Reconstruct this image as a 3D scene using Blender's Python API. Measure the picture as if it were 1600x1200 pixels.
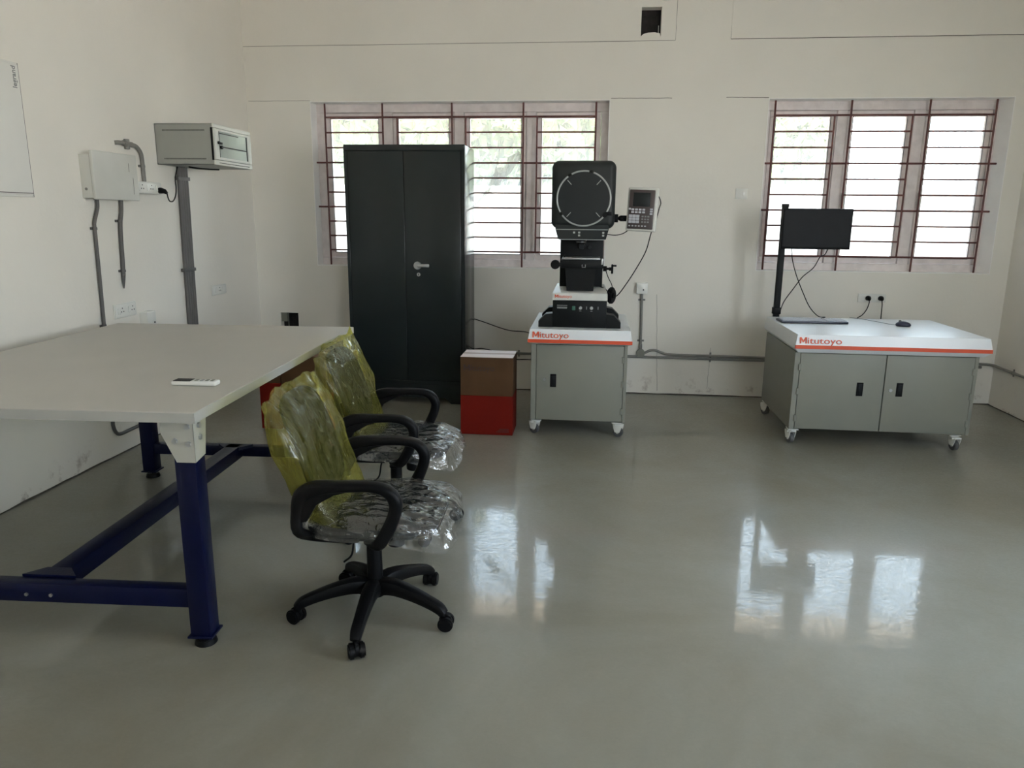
import bpy, bmesh, math, random
from mathutils import Vector, Matrix, noise, Euler

for o in list(bpy.data.objects):
    bpy.data.objects.remove(o)
S = bpy.context.scene
COL = S.collection
PI = math.pi
rnd = random.Random(7)

# ------------------------------------------------------------------ camera
cam = bpy.data.cameras.new('camera')
cam.sensor_width = 36.0
cam.lens = 1165.0 / 1600.0 * 36.0
cam.clip_start = 0.05
cam.clip_end = 300
co = bpy.data.objects.new('camera', cam)
COL.objects.link(co)
_z = Vector((754 - 800, -(5790 - 600), -1165.0)); _z = -_z.normalized()
_y = Vector((925 - 800, -(330 - 600), -1165.0)); _y = (_y - _z * _y.dot(_z)).normalized()
_x = _y.cross(_z)
R = Matrix((_x, _y, _z))
co.matrix_world = Matrix.Translation((0, 0, 1.5)) @ R.to_4x4()
S.camera = co

# ------------------------------------------------------------------ colour management, world, portals
S.view_settings.view_transform = 'Standard'
S.view_settings.look = 'None'
S.view_settings.gamma = 1.0
S.view_settings.use_curve_mapping = False
S.view_settings.exposure = 0.43
S.cycles.transparent_max_bounces = 24
S.cycles.max_bounces = 12
S.cycles.diffuse_bounces = 8
S.cycles.sample_clamp_indirect = 6.0

W = bpy.data.worlds.new('overcast_sky'); S.world = W
W.use_nodes = True
wn = W.node_tree.nodes; wl = W.node_tree.links
for n in list(wn): wn.remove(n)
wo = wn.new('ShaderNodeOutputWorld'); wb = wn.new('ShaderNodeBackground')
tc = wn.new('ShaderNodeTexCoord'); sx = wn.new('ShaderNodeSeparateXYZ'); cr = wn.new('ShaderNodeValToRGB')
wl.new(tc.outputs['Generated'], sx.inputs[0]); wl.new(sx.outputs['Z'], cr.inputs[0])
cr.color_ramp.elements[0].position = 0.0; cr.color_ramp.elements[0].color = (0.90, 0.96, 0.98, 1)
cr.color_ramp.elements[1].position = 0.5; cr.color_ramp.elements[1].color = (0.60, 0.78, 1.0, 1)
wl.new(cr.outputs[0], wb.inputs['Color']); wb.inputs['Strength'].default_value = 10.0
wl.new(wb.outputs[0], wo.inputs[0])

XL, XR, YB, YF, ZC = -2.945, 3.345, 6.43, -2.6, 3.42

def portal(name, loc, rot, sx_, sy_):
    l = bpy.data.lights.new(name, 'AREA'); l.shape = 'RECTANGLE'; l.size = sx_; l.size_y = sy_
    l.cycles.is_portal = True
    o = bpy.data.objects.new(name, l); o.location = loc; o.rotation_euler = rot
    COL.objects.link(o)
# area-light portals in every opening, two of them unseen and added for fill light (they only guide the sampling of the sky)
portal('daylight_portal', ((-2.39 + .12) / 2, 6.70, 1.75), (-PI / 2, 0, 0), 2.51, 1.36)
portal('daylight_portal', ((1.365 + 3.2) / 2, 6.70, 1.755), (-PI / 2, 0, 0), 1.84, 1.36)
portal('daylight_portal', (XR + .24, 1.6, 1.7), (PI / 2, 0, PI / 2), 2.2, 1.4)
portal('daylight_portal', (2.25, YF - .24, 1.85), (PI / 2, 0, 0), 1.5, 1.5)
sun = bpy.data.lights.new('sun', 'SUN'); sun.energy = 60; sun.angle = math.radians(1.5); sun.color = (1.0, .96, .90)
so = bpy.data.objects.new('sun', sun); COL.objects.link(so)
so.rotation_euler = Vector((-.62, -.02, .80)).to_track_quat('Z', 'Y').to_euler()   # high, from beyond the left wall

# ------------------------------------------------------------------ materials
def mat(name, col, rough=.5, metal=0, var=.04, scale=8, bump=0, bscale=60, spec=.5, col2=None, aniso=None, coat=0, detail=4, sss=None):
    m = bpy.data.materials.new(name); m.use_nodes = True
    nt = m.node_tree; N = nt.nodes; L = nt.links
    b = N['Principled BSDF']
    b.inputs['Roughness'].default_value = rough
    b.inputs['Metallic'].default_value = metal
    b.inputs['Specular IOR Level'].default_value = spec
    b.inputs['Coat Weight'].default_value = coat
    t = N.new('ShaderNodeTexCoord')
    n1 = N.new('ShaderNodeTexNoise'); n1.inputs['Scale'].default_value = scale; n1.inputs['Detail'].default_value = detail
    L.new(t.outputs['Object'], n1.inputs['Vector'])
    r = N.new('ShaderNodeValToRGB')
    if col2 is None:
        c1 = [max(0, c * (1 - var)) for c in col]; c2 = [min(1, c * (1 + var)) for c in col]
    else:
        c1, c2 = col, col2
    r.color_ramp.elements[0].color = (*c1, 1); r.color_ramp.elements[1].color = (*c2, 1)
    r.color_ramp.elements[0].position = .35; r.color_ramp.elements[1].position = .65
    L.new(n1.outputs['Fac'], r.inputs[0]); L.new(r.outputs[0], b.inputs['Base Color'])
    if bump:
        n2 = N.new('ShaderNodeTexNoise'); n2.inputs['Scale'].default_value = bscale; n2.inputs['Detail'].default_value = 3
        L.new(t.outputs['Object'], n2.inputs['Vector'])
        bp = N.new('ShaderNodeBump'); bp.inputs['Strength'].default_value = bump; bp.inputs['Distance'].default_value = .01
        L.new(n2.outputs['Fac'], bp.inputs['Height']); L.new(bp.outputs[0], b.inputs['Normal'])
    return m

M = {}
M['plaster'] = mat('white_plaster', (.80, .772, .71), .85, var=.025, scale=1.3, bump=.12, bscale=35, spec=.2)
def stains(m):
    N = m.node_tree.nodes; L = m.node_tree.links; b = N['Principled BSDF']
    src = b.inputs['Base Color'].links[0].from_socket
    t = N.new('ShaderNodeTexCoord'); sp = N.new('ShaderNodeSeparateXYZ'); L.new(t.outputs['Object'], sp.inputs[0])
    n = N.new('ShaderNodeTexNoise'); n.inputs['Scale'].default_value = 5; n.inputs['Detail'].default_value = 6; n.inputs['Roughness'].default_value = .7; L.new(t.outputs['Object'], n.inputs['Vector'])
    r1 = N.new('ShaderNodeMapRange'); r1.inputs['From Min'].default_value = .56; r1.inputs['From Max'].default_value = .72; L.new(n.outputs['Fac'], r1.inputs[0])
    r2 = N.new('ShaderNodeMapRange'); r2.inputs['From Min'].default_value = .22; r2.inputs['From Max'].default_value = .0; L.new(sp.outputs['Z'], r2.inputs[0])
    mu = N.new('ShaderNodeMath'); mu.operation = 'MULTIPLY'; L.new(r1.outputs[0], mu.inputs[0]); L.new(r2.outputs[0], mu.inputs[1])
    mx = N.new('ShaderNodeMix'); mx.data_type = 'RGBA'; L.new(mu.outputs[0], mx.inputs[0]); L.new(src, mx.inputs[6]); mx.inputs[7].default_value = (.20, .13, .09, 1)
    L.new(mx.outputs[2], b.inputs['Base Color'])
stains(M['plaster'])
M['reveal'] = mat('white_reveal_daylight_tone', (.90, .885, .86), .7, var=.02, bump=.08, bscale=60, spec=.3)  # paler than the wall: daylight on the reveals put into the paint colour
M['ceiling'] = mat('ceiling_paint', (.84, .83, .80), .9, var=.02, spec=.2)
M['joint'] = mat('plaster_joint', (.10, .09, .075), .95, var=.2, scale=20, spec=.1)
M['frame'] = mat('taped_window_frame', (.72, .66, .65), .5, col2=(.82, .76, .75), scale=14, bump=.15, bscale=40)
M['gasket'] = mat('black_gasket', (.12, .10, .10), .6)
M['redoxide'] = mat('red_oxide_steel', (.11, .03, .026), .55, var=.2, scale=30)
M['white_top'] = mat('white_powder_coat', (.74, .76, .78), .28, var=.012, bump=.03, bscale=200)
M['cab_grey'] = mat('light_grey_powder_coat', (.215, .218, .185), .45, spec=.3, var=.015, bump=.04, bscale=250)
M['orange'] = mat('orange_red_band', (.60, .075, .025), .4, var=.03)
M['orange_print'] = mat('orange_print', (.62, .09, .035), .5, var=.03)
M['dark_print'] = mat('dark_brown_print', (.03, .012, .01), .6)
M['grey_print'] = mat('grey_print', (.20, .21, .21), .6)
M['white_print'] = mat('white_print', (.42, .43, .42), .5)
M['black_plastic'] = mat('black_plastic', (.0035, .0035, .004), .45, spec=.16, var=.1, bump=.05, bscale=120)
M['black_tex'] = mat('textured_black_enamel', (.004, .005, .0055), .5, spec=.2, var=.1, bump=.08, bscale=300)
M['head'] = mat('charcoal_enamel', (.013, .016, .016), .5, spec=.3, var=.08, bump=.06, bscale=300)
M['screen_glass'] = mat('ground_glass_screen', (.012, .015, .016), .4, spec=.25, var=.05)
M['grey_metal'] = mat('brushed_grey_metal', (.42, .43, .43), .35, metal=.6, var=.05)
M['steel'] = mat('zinc_steel', (.55, .55, .54), .3, metal=1, var=.05)
M['cupboard'] = mat('dark_grey_enamel', (.015, .0205, .021), .2, var=.04, scale=2, bump=.015, bscale=5, spec=.35)
M['laminate'] = mat('pale_laminate', (.44, .43, .40), .42, var=.02, scale=4, bump=.03, bscale=150)
M['lam_edge'] = mat('laminate_edge_band', (.40, .40, .375), .45, var=.02)
M['blue'] = mat('navy_blue_enamel', (.0013, .0032, .027), .36, spec=.25, var=.08, bump=.05, bscale=90)
M['bracket'] = mat('grey_white_bracket', (.42, .42, .375), .4, var=.02)
M['conduit'] = mat('grey_pvc_conduit', (.21, .205, .19), .5, var=.08, scale=5)
M['conduit_dark'] = mat('dark_grey_conduit', (.105, .10, .095), .5, var=.1, scale=5)
M['switch'] = mat('white_switch_plastic', (.70, .70, .66), .35, var=.01)
M['switch_bright'] = mat('glossy_white_plastic', (.80, .80, .76), .22, var=.01)
M['dbpaint'] = mat('off_white_sheet_metal', (.60, .60, .56), .4, var=.02)
M['legpanel'] = mat('grey_white_panel_paint', (.72, .71, .67), .45, var=.01)
M['rack'] = mat('rack_grey_paint', (.30, .31, .285), .45, var=.02, bump=.05, bscale=300)
M['rack_light'] = mat('rack_light_frame', (.66, .67, .62), .4, var=.02)
M['cardboard'] = mat('brown_cardboard', (.078, .042, .021), .8, spec=.1, var=.08, scale=6, bump=.08, bscale=25)
M['cardred'] = mat('red_printed_cardboard', (.13, .008, .004), .7, spec=.1, var=.05, scale=6, bump=.06, bscale=25)
M['cardtop'] = mat('pale_cardboard_top', (.62, .53, .50), .6, var=.05, scale=6)
M['tape'] = mat('packing_tape', (.55, .45, .40), .25, var=.05)
M['fabric'] = mat('black_seat_fabric', (.006, .007, .008), .95, spec=.05, var=.2, scale=80, bump=.3, bscale=400)
M['remote'] = mat('white_remote_plastic', (.72, .72, .70), .4, var=.01)
M['darkglass'] = mat('dark_display', (.010, .011, .013), .5, spec=.15, var=.1)
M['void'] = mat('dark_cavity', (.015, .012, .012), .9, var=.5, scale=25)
M['keycap'] = mat('pale_key', (.45, .46, .50), .4, spec=.5)
M['keyface'] = mat('dark_brown_keypad', (.05, .035, .035), .4)
M['bezel'] = mat('ivory_casing', (.60, .60, .56), .4)
M['ground'] = mat('pale_concrete_ground', (.56, .49, .42), .9, var=.1, scale=1)
M['bound'] = mat('grey_render_wall', (.27, .27, .25), .9, var=.05, scale=2)  # even grey, kept dark so the wall does not glare behind the bars
M['chajja'] = mat('cream_sunshade', (.80, .67, .57), .9, var=.05)
M['leaf'] = mat('light_green_leaf', (.115, .15, .05), .8, col2=(.15, .19, .075), scale=3)
M['bark'] = mat('tree_bark', (.16, .11, .07), .9, var=.3)
M['wheel'] = mat('grey_caster_wheel', (.08, .08, .08), .5)
M['green'] = mat('green_switch', (.03, .12, .08), .4)
M['badge'] = mat('screen_bezel_ring', (.30, .32, .32), .35, metal=.3)
M['filmgrey'] = None

def floor_mat():
    m = bpy.data.materials.new('polished_grey_floor'); m.use_nodes = True
    nt = m.node_tree; N = nt.nodes; L = nt.links; b = N['Principled BSDF']
    t = N.new('ShaderNodeTexCoord')
    n1 = N.new('ShaderNodeTexNoise'); n1.inputs['Scale'].default_value = .9; n1.inputs['Detail'].default_value = 7; n1.inputs['Roughness'].default_value = .62
    n1.inputs['Distortion'].default_value = .6
    L.new(t.outputs['Object'], n1.inputs['Vector'])
    r = N.new('ShaderNodeValToRGB')
    r.color_ramp.elements[0].position = .36; r.color_ramp.elements[0].color = (.205, .193, .150, 1)
    r.color_ramp.elements[1].position = .62; r.color_ramp.elements[1].color = (.252, .250, .213, 1)
    L.new(n1.outputs['Fac'], r.inputs[0]); L.new(r.outputs[0], b.inputs['Base Color'])
    # trowel marks under a worn clear sealer: soft sheen below, patchy crisp gloss above
    mp = N.new('ShaderNodeMapping'); mp.inputs['Scale'].default_value = (1.0, 1.5, 1)
    mp.inputs['Rotation'].default_value = (0, 0, .5)
    L.new(t.outputs['Object'], mp.inputs[0])
    n2 = N.new('ShaderNodeTexNoise'); n2.inputs['Scale'].default_value = 12; n2.inputs['Detail'].default_value = 5; n2.inputs['Distortion'].default_value = 2.4
    L.new(mp.outputs[0], n2.inputs['Vector'])
    n3 = N.new('ShaderNodeTexNoise'); n3.inputs['Scale'].default_value = 22; n3.inputs['Detail'].default_value = 9; n3.inputs['Roughness'].default_value = .68; n3.inputs['Distortion'].default_value = 3.2
    L.new(mp.outputs[0], n3.inputs['Vector'])
    mr = N.new('ShaderNodeMapRange'); mr.inputs['From Min'].default_value = .36; mr.inputs['From Max'].default_value = .60
    mr.inputs['To Min'].default_value = .10; mr.inputs['To Max'].default_value = .62
    L.new(n3.outputs['Fac'], mr.inputs[0]); L.new(mr.outputs[0], b.inputs['Coat Weight'])
    m2 = N.new('ShaderNodeMapRange'); m2.inputs['From Min'].default_value = .3; m2.inputs['From Max'].default_value = .7
    m2.inputs['To Min'].default_value = .02; m2.inputs['To Max'].default_value = .05
    L.new(n2.outputs['Fac'], m2.inputs[0]); L.new(m2.outputs[0], b.inputs['Coat Roughness'])
    b.inputs['Roughness'].default_value = .32
    bp = N.new('ShaderNodeBump'); bp.inputs['Strength'].default_value = .03; bp.inputs['Distance'].default_value = .01
    L.new(n2.outputs['Fac'], bp.inputs['Height']); L.new(bp.outputs[0], b.inputs['Coat Normal'])
    b.inputs['Specular IOR Level'].default_value = .16
    return m
M['floor'] = floor_mat()

def glass_mat():
    m = bpy.data.materials.new('hazy_window_glass'); m.use_nodes = True
    N = m.node_tree.nodes; L = m.node_tree.links
    for n in list(N): N.remove(n)
    o = N.new('ShaderNodeOutputMaterial')
    tr = N.new('ShaderNodeBsdfTransparent'); tr.inputs[0].default_value = (.93, .95, .94, 1)
    tl = N.new('ShaderNodeBsdfTranslucent'); tl.inputs[0].default_value = (.80, .84, .84, 1)
    t = N.new('ShaderNodeTexCoord'); n1 = N.new('ShaderNodeTexNoise'); n1.inputs['Scale'].default_value = 2.5
    L.new(t.outputs['Object'], n1.inputs['Vector'])
    mr = N.new('ShaderNodeMapRange'); mr.inputs['To Min'].default_value = .08; mr.inputs['To Max'].default_value = .15
    L.new(n1.outputs['Fac'], mr.inputs[0])
    mx = N.new('ShaderNodeMixShader'); L.new(mr.outputs[0], mx.inputs[0]); L.new(tr.outputs[0], mx.inputs[1]); L.new(tl.outputs[0], mx.inputs[2])
    gl = N.new('ShaderNodeBsdfGlossy'); gl.inputs['Roughness'].default_value = .05
    fr = N.new('ShaderNodeFresnel'); fr.inputs[0].default_value = 1.45
    m2 = N.new('ShaderNodeMixShader'); L.new(fr.outputs[0], m2.inputs[0]); L.new(mx.outputs[0], m2.inputs[1]); L.new(gl.outputs[0], m2.inputs[2])
    L.new(m2.outputs[0], o.inputs[0])
    return m
M['glass'] = glass_mat()

def film_mat(name, tint, body, fac, gloss=.14, bscale=22, bstr=.9, glossmix=.22, gmin=.15, gmax=.8):
    """thin crinkled polythene: tinted see-through, a little milky, shiny on its creases"""
    m = bpy.data.materials.new(name); m.use_nodes = True
    N = m.node_tree.nodes; L = m.node_tree.links
    for n in list(N): N.remove(n)
    o = N.new('ShaderNodeOutputMaterial')
    t = N.new('ShaderNodeTexCoord')
    mp = N.new('ShaderNodeMapping'); mp.inputs['Scale'].default_value = (1.6, 2.4, .45); mp.inputs['Rotation'].default_value = (.45, .35, .2)
    L.new(t.outputs['Object'], mp.inputs[0])
    n1 = N.new('ShaderNodeTexNoise'); n1.inputs['Scale'].default_value = bscale; n1.inputs['Detail'].default_value = 4; n1.inputs['Distortion'].default_value = 1.2
    L.new(mp.outputs[0], n1.inputs['Vector'])
    v = N.new('ShaderNodeTexVoronoi'); v.inputs['Scale'].default_value = bscale * .8
    L.new(mp.outputs[0], v.inputs['Vector'])
    ad = N.new('ShaderNodeMath'); ad.operation = 'ADD'
    L.new(n1.outputs['Fac'], ad.inputs[0]); L.new(v.outputs['Distance'], ad.inputs[1])
    bp = N.new('ShaderNodeBump'); bp.inputs['Strength'].default_value = bstr; bp.inputs['Distance'].default_value = .012
    L.new(ad.outputs[0], bp.inputs['Height'])
    tr = N.new('ShaderNodeBsdfTransparent'); tr.inputs[0].default_value = (*tint, 1)
    tl = N.new('ShaderNodeBsdfTranslucent'); tl.inputs[0].default_value = (*body, 1); L.new(bp.outputs[0], tl.inputs['Normal'])
    df = N.new('ShaderNodeBsdfDiffuse'); df.inputs[0].default_value = (*body, 1); L.new(bp.outputs[0], df.inputs['Normal'])
    md = N.new('ShaderNodeMixShader'); md.inputs[0].default_value = .5; L.new(tl.outputs[0], md.inputs[1]); L.new(df.outputs[0], md.inputs[2])
    mx = N.new('ShaderNodeMixShader'); mx.inputs[0].default_value = fac; L.new(tr.outputs[0], mx.inputs[1]); L.new(md.outputs[0], mx.inputs[2])
    gl = N.new('ShaderNodeBsdfGlossy'); gl.inputs['Roughness'].default_value = gloss; L.new(bp.outputs[0], gl.inputs['Normal'])
    lw = N.new('ShaderNodeLayerWeight'); lw.inputs[0].default_value = glossmix; L.new(bp.outputs[0], lw.inputs['Normal'])
    mr = N.new('ShaderNodeMapRange'); mr.inputs['To Min'].default_value = gmin; mr.inputs['To Max'].default_value = gmax
    L.new(lw.outputs['Fresnel'], mr.inputs[0])
    m2 = N.new('ShaderNodeMixShader'); L.new(mr.outputs[0], m2.inputs[0]); L.new(mx.outputs[0], m2.inputs[1]); L.new(gl.outputs[0], m2.inputs[2])
    L.new(m2.outputs[0], o.inputs[0])
    return m
M['yellow_film'] = film_mat('yellow_polythene', (.90, .89, .44), (.74, .70, .18), .12, gloss=.05, bscale=9, bstr=1.0, gmin=.03, gmax=.42)
M['clear_film'] = film_mat('clear_polythene', (.97, .97, .97), (.75, .77, .80), .05, gloss=.05, bscale=9, bstr=1.0, gmin=.16, gmax=.95)
M['haze_film'] = film_mat('grey_crumpled_film', (.7, .7, .68), (.5, .5, .48), .5, gloss=.3)

# ------------------------------------------------------------------ mesh helpers
def rbox_faces(bm, x0, x1, y0, y1, z0, z1, bevel=0, seg=2):
    g = bmesh.ops.create_cube(bm, size=1)
    vs = g['verts']
    bmesh.ops.scale(bm, vec=(x1 - x0, y1 - y0, z1 - z0), verts=vs)
    bmesh.ops.translate(bm, vec=((x0 + x1) / 2, (y0 + y1) / 2, (z0 + z1) / 2), verts=vs)
    if bevel:
        es = list({e for v in vs for e in v.link_edges})
        bmesh.ops.bevel(bm, geom=es, offset=bevel, segments=seg, affect='EDGES', profile=.5)

class MB:
    def __init__(s): s.bm = bmesh.new()
    def box(s, x0, x1, y0, y1, z0, z1, bevel=0, seg=2):
        rbox_faces(s.bm, min(x0, x1), max(x0, x1), min(y0, y1), max(y0, y1), min(z0, z1), max(z0, z1), bevel, seg); return s
    def cyl(s, p0, p1, r0, r1=None, n=20, bevel=0):
        p0 = Vector(p0); p1 = Vector(p1); r1 = r0 if r1 is None else r1
        d = p1 - p0; q = d.to_track_quat('Z', 'Y')
        g = bmesh.ops.create_cone(s.bm, cap_ends=True, segments=n, radius1=r0, radius2=r1, depth=d.length)
        bmesh.ops.transform(s.bm, matrix=Matrix.Translation((p0 + p1) / 2) @ q.to_matrix().to_4x4(), verts=g['verts'])
        if bevel:
            es = [e for e in {e for v in g['verts'] for e in v.link_edges} if len(e.link_faces) == 2 and any(len(f.verts) > 4 for f in e.link_faces)]
            bmesh.ops.bevel(s.bm, geom=es, offset=bevel, segments=2, affect='EDGES')
        return s
    def sphere(s, c, r, sc=(1, 1, 1), n=16):
        g = bmesh.ops.create_uvsphere(s.bm, u_segments=n, v_segments=max(6, n // 2), radius=r)
        bmesh.ops.scale(s.bm, vec=sc, verts=g['verts']); bmesh.ops.translate(s.bm, vec=c, verts=g['verts']); return s
    def prism(s, poly, axis, a0, a1):
        """poly: 2D points; axis 'x': (y,z), 'y': (x,z), 'z': (x,y)"""
        def P(p, a):
            return {'x': (a, p[0], p[1]), 'y': (p[0], a, p[1]), 'z': (p[0], p[1], a)}[axis]
        A = [s.bm.verts.new(P(p, a0)) for p in poly]; B = [s.bm.verts.new(P(p, a1)) for p in poly]
        n = len(poly)
        s.bm.faces.new(A); s.bm.faces.new(B[::-1])
        for i in range(n): s.bm.faces.new((A[i], B[i], B[(i + 1) % n], A[(i + 1) % n]))
        return s
    def sweep(s, pts, secs, side=None, n=12, power=2.0, cap=True):
        """pts: 3D path; secs: (half width along side, half height) for each point or one; superellipse section"""
        pts = [Vector(p) for p in pts]
        if not isinstance(secs, list): secs = [secs] * len(pts)
        rings = []; up = None
        for i, p in enumerate(pts):
            t = (pts[min(i + 1, len(pts) - 1)] - pts[max(i - 1, 0)]).normalized()
            if side is not None: a = Vector(side)
            else:
                a = up if up is not None else (Vector((0, 0, 1)) if abs(t.z) < .9 else Vector((1, 0, 0)))
            a = (a - t * a.dot(t)).normalized()
            if side is None: up = a
            b = t.cross(a)
            ring = []
            for k in range(n):
                th = 2 * PI * (k + .5) / n; c, q = math.cos(th), math.sin(th)
                cc = math.copysign(abs(c) ** (2 / power), c); qq = math.copysign(abs(q) ** (2 / power), q)
                ring.append(s.bm.verts.new(p + a * secs[i][0] * cc + b * secs[i][1] * qq))
            rings.append(ring)
        for i in range(len(rings) - 1):
            for k in range(n):
                s.bm.faces.new((rings[i][k], rings[i][(k + 1) % n], rings[i + 1][(k + 1) % n], rings[i + 1][k]))
        if cap:
            s.bm.faces.new(rings[0][::-1]); s.bm.faces.new(rings[-1])
        return s
    def tube(s, pts, r, n=10): return s.sweep(pts, (r, r), None, n)
    def build(s, name, m, parent=None, smooth=True, loc=None):
        bmesh.ops.recalc_face_normals(s.bm, faces=s.bm.faces[:])
        me = bpy.data.meshes.new(name); s.bm.to_mesh(me); s.bm.free()
        if m is not None:
            for mm in (m if isinstance(m, (list, tuple)) else [m]): me.materials.append(mm)
        if smooth:
            for p in me.polygons: p.use_smooth = True
            me.set_sharp_from_angle(angle=math.radians(38))
        return link(name, me, parent, loc)

def link(name, me, parent=None, loc=None):
    o = bpy.data.objects.new(name, me); COL.objects.link(o)
    if parent is not None: o.parent = parent
    if loc is not None: o.location = loc
    return o

def tag(o, label=None, cat=None, group=None, kind=None):
    if label: o['label'] = label
    if cat: o['category'] = cat
    if group: o['group'] = group
    if kind: o['kind'] = kind
    return o

def thing(name, label, cat, loc=(0, 0, 0), rz=0, group=None):
    o = bpy.data.objects.new(name, None); COL.objects.link(o)
    o.empty_display_size = .1
    o.location = loc; o.rotation_euler = (0, 0, rz)
    return tag(o, label, cat, group)

def logo(name, m, loc, parent, width, h, extrude=.0006):
    """the maker's name with its heavy square-cut M; h is the cap height"""
    o = text(name, 'itutoyo', h / .7, m, (0, 0, 0), '-y', None, width=width - 1.22 * h, bold=h * .008, extrude=extrude)
    me = o.data; bpy.data.objects.remove(o)
    for v in me.vertices: v.co.x += 1.22 * h
    bm = bmesh.new(); bm.from_mesh(me)
    P_ = [(0, 0), (0, 1), (.27, 1), (.55, .50), (.83, 1), (1.1, 1), (1.1, 0), (.86, 0), (.86, .60), (.62, .17), (.48, .17), (.24, .60), (.24, 0)]
    A = [bm.verts.new((p[0] * h, -extrude, p[1] * h)) for p in P_]; B = [bm.verts.new((p[0] * h, extrude, p[1] * h)) for p in P_]
    bm.faces.new(A); bm.faces.new(B[::-1])
    for i in range(len(P_)): bm.faces.new((A[i], B[i], B[(i + 1) % len(P_)], A[(i + 1) % len(P_)]))
    bm.to_mesh(me); bm.free()
    return link(name, me, parent, loc)

def spline(pts, k=6):
    """Catmull-Rom through the points"""
    P = [Vector(p) for p in pts]; P = [P[0] * 2 - P[1]] + P + [P[-1] * 2 - P[-2]]
    out = []
    for i in range(1, len(P) - 2):
        for j in range(k):
            t = j / k; a, b, c, d = P[i - 1], P[i], P[i + 1], P[i + 2]
            out.append(.5 * ((2 * b) + (c - a) * t + (2 * a - 5 * b + 4 * c - d) * t * t + (3 * b - a - 3 * c + d) * t ** 3))
    out.append(P[-2]); return out

def text(name, body, size, m, loc, facing='-y', parent=None, width=None, bold=0.0, spin=0, extrude=.0006):
    c = bpy.data.curves.new(name, 'FONT'); c.body = body; c.size = size; c.extrude = extrude; c.offset = bold; c.resolution_u = 4
    tmp = bpy.data.objects.new(name, c); COL.objects.link(tmp)
    dg = bpy.context.evaluated_depsgraph_get(); dg.update()
    me = bpy.data.meshes.new_from_object(tmp.evaluated_get(dg))
    bpy.data.objects.remove(tmp)
    xs = [v.co.x for v in me.vertices]; w = max(xs) - min(xs); x0 = min(xs)
    k = width / w if width else 1
    for v in me.vertices: v.co.x = (v.co.x - x0) * k
    me.materials.clear(); me.materials.append(m)
    rot = {'-y': Matrix.Rotation(PI / 2, 4, 'X'), '+x': Matrix.Rotation(PI / 2, 4, 'Z') @ Matrix.Rotation(PI / 2, 4, 'X')}[facing]
    me.transform(rot @ Matrix.Rotation(spin, 4, 'Z'))
    me.name = name
    return link(name, me, parent, loc)

def cord(name, pts, r, m, label, group=None, k=6, cat='cable'):
    return tag(MB().tube(spline(pts, k), r, 8).build(name, m), label, cat, group)

# ================================================================== THE SETTING
def cells(mb, xs, zs, holes, y0, y1):
    for i in range(len(xs) - 1):
        for j in range(len(zs) - 1):
            cx = (xs[i] + xs[i + 1]) / 2; cz = (zs[j] + zs[j + 1]) / 2
            if any(h[0] < cx < h[1] and h[2] < cz < h[3] for h in holes): continue
            mb.box(xs[i], xs[i + 1], y0, y1, zs[j], zs[j + 1])

HL = (-2.39, .12, 1.065, 2.43); HR = (1.365, 3.205, 1.078, 2.432); HV = (.34, .497, 2.90, 3.112); HP = (-2.757, -2.592, .50, .642)
w = MB()
cells(w, [XL - .2, HP[0], HP[1], HL[0], HL[1], HV[0], HV[1], HR[0], HR[1], XR + .2], [-.12, HP[2], HP[3], HL[2], HR[2], HL[3], HR[3], HV[2], HV[3], ZC + .1],
      [HL, HR, HV, HP], YB, YB + .23)
# splayed right reveal of the right-hand opening
w.prism([(HR[1], YB + .001), (HR[1], YB + .23), (3.165, YB + .23), (3.165, YB + .13)], 'z', HR[2], HR[3])
tag(w.build('wall_back', M['plaster'], smooth=False), kind='structure')
w = MB(); w.box(XL - .2, XL, YF, YB, -.12, ZC + .1); tag(w.build('wall_left', M['plaster'], smooth=False), kind='structure')
w = MB()
for (a, b, c, d) in ((YF, .5, -.12, ZC + .1), (2.7, YB, -.12, ZC + .1), (.5, 2.7, -.12, 1.0), (.5, 2.7, 2.4, ZC + .1)): w.box(XR, XR + .2, a, b, c, d)  # leaves an unseen opening, added to let in fill light from the side
tag(w.build('wall_right', M['plaster'], smooth=False), kind='structure')
w = MB(); cells(w, [XL - .2, 1.5, 3.0, XR + .2], [-.12, 1.1, 2.6, ZC + .1], [(1.5, 3.0, 1.1, 2.6)], YF - .2, YF)  # unseen opening behind the camera, added to light the back wall
tag(w.build('wall_front', M['plaster'], smooth=False), kind='structure')
w = MB(); w.box(XL, XR, YF, YB, -.12, 0); tag(w.build('floor', M['floor'], smooth=False), kind='structure')
w = MB(); w.box(XL, XR, YF, YB, ZC, ZC + .1); tag(w.build('ceiling', M['ceiling'], smooth=False), kind='structure')

# white-painted linings of the window openings, whitened further to imitate daylight on them, standing 3 mm proud of the wall
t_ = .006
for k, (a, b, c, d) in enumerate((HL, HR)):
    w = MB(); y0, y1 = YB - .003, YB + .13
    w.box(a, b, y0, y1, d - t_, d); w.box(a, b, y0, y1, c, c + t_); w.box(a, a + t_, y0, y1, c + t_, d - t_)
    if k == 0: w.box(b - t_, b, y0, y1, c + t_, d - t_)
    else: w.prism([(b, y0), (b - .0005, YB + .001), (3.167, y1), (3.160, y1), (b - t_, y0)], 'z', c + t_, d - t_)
    tag(w.build('trim_%d' % (21 + k), M['reveal'], smooth=False), kind='structure')

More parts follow.
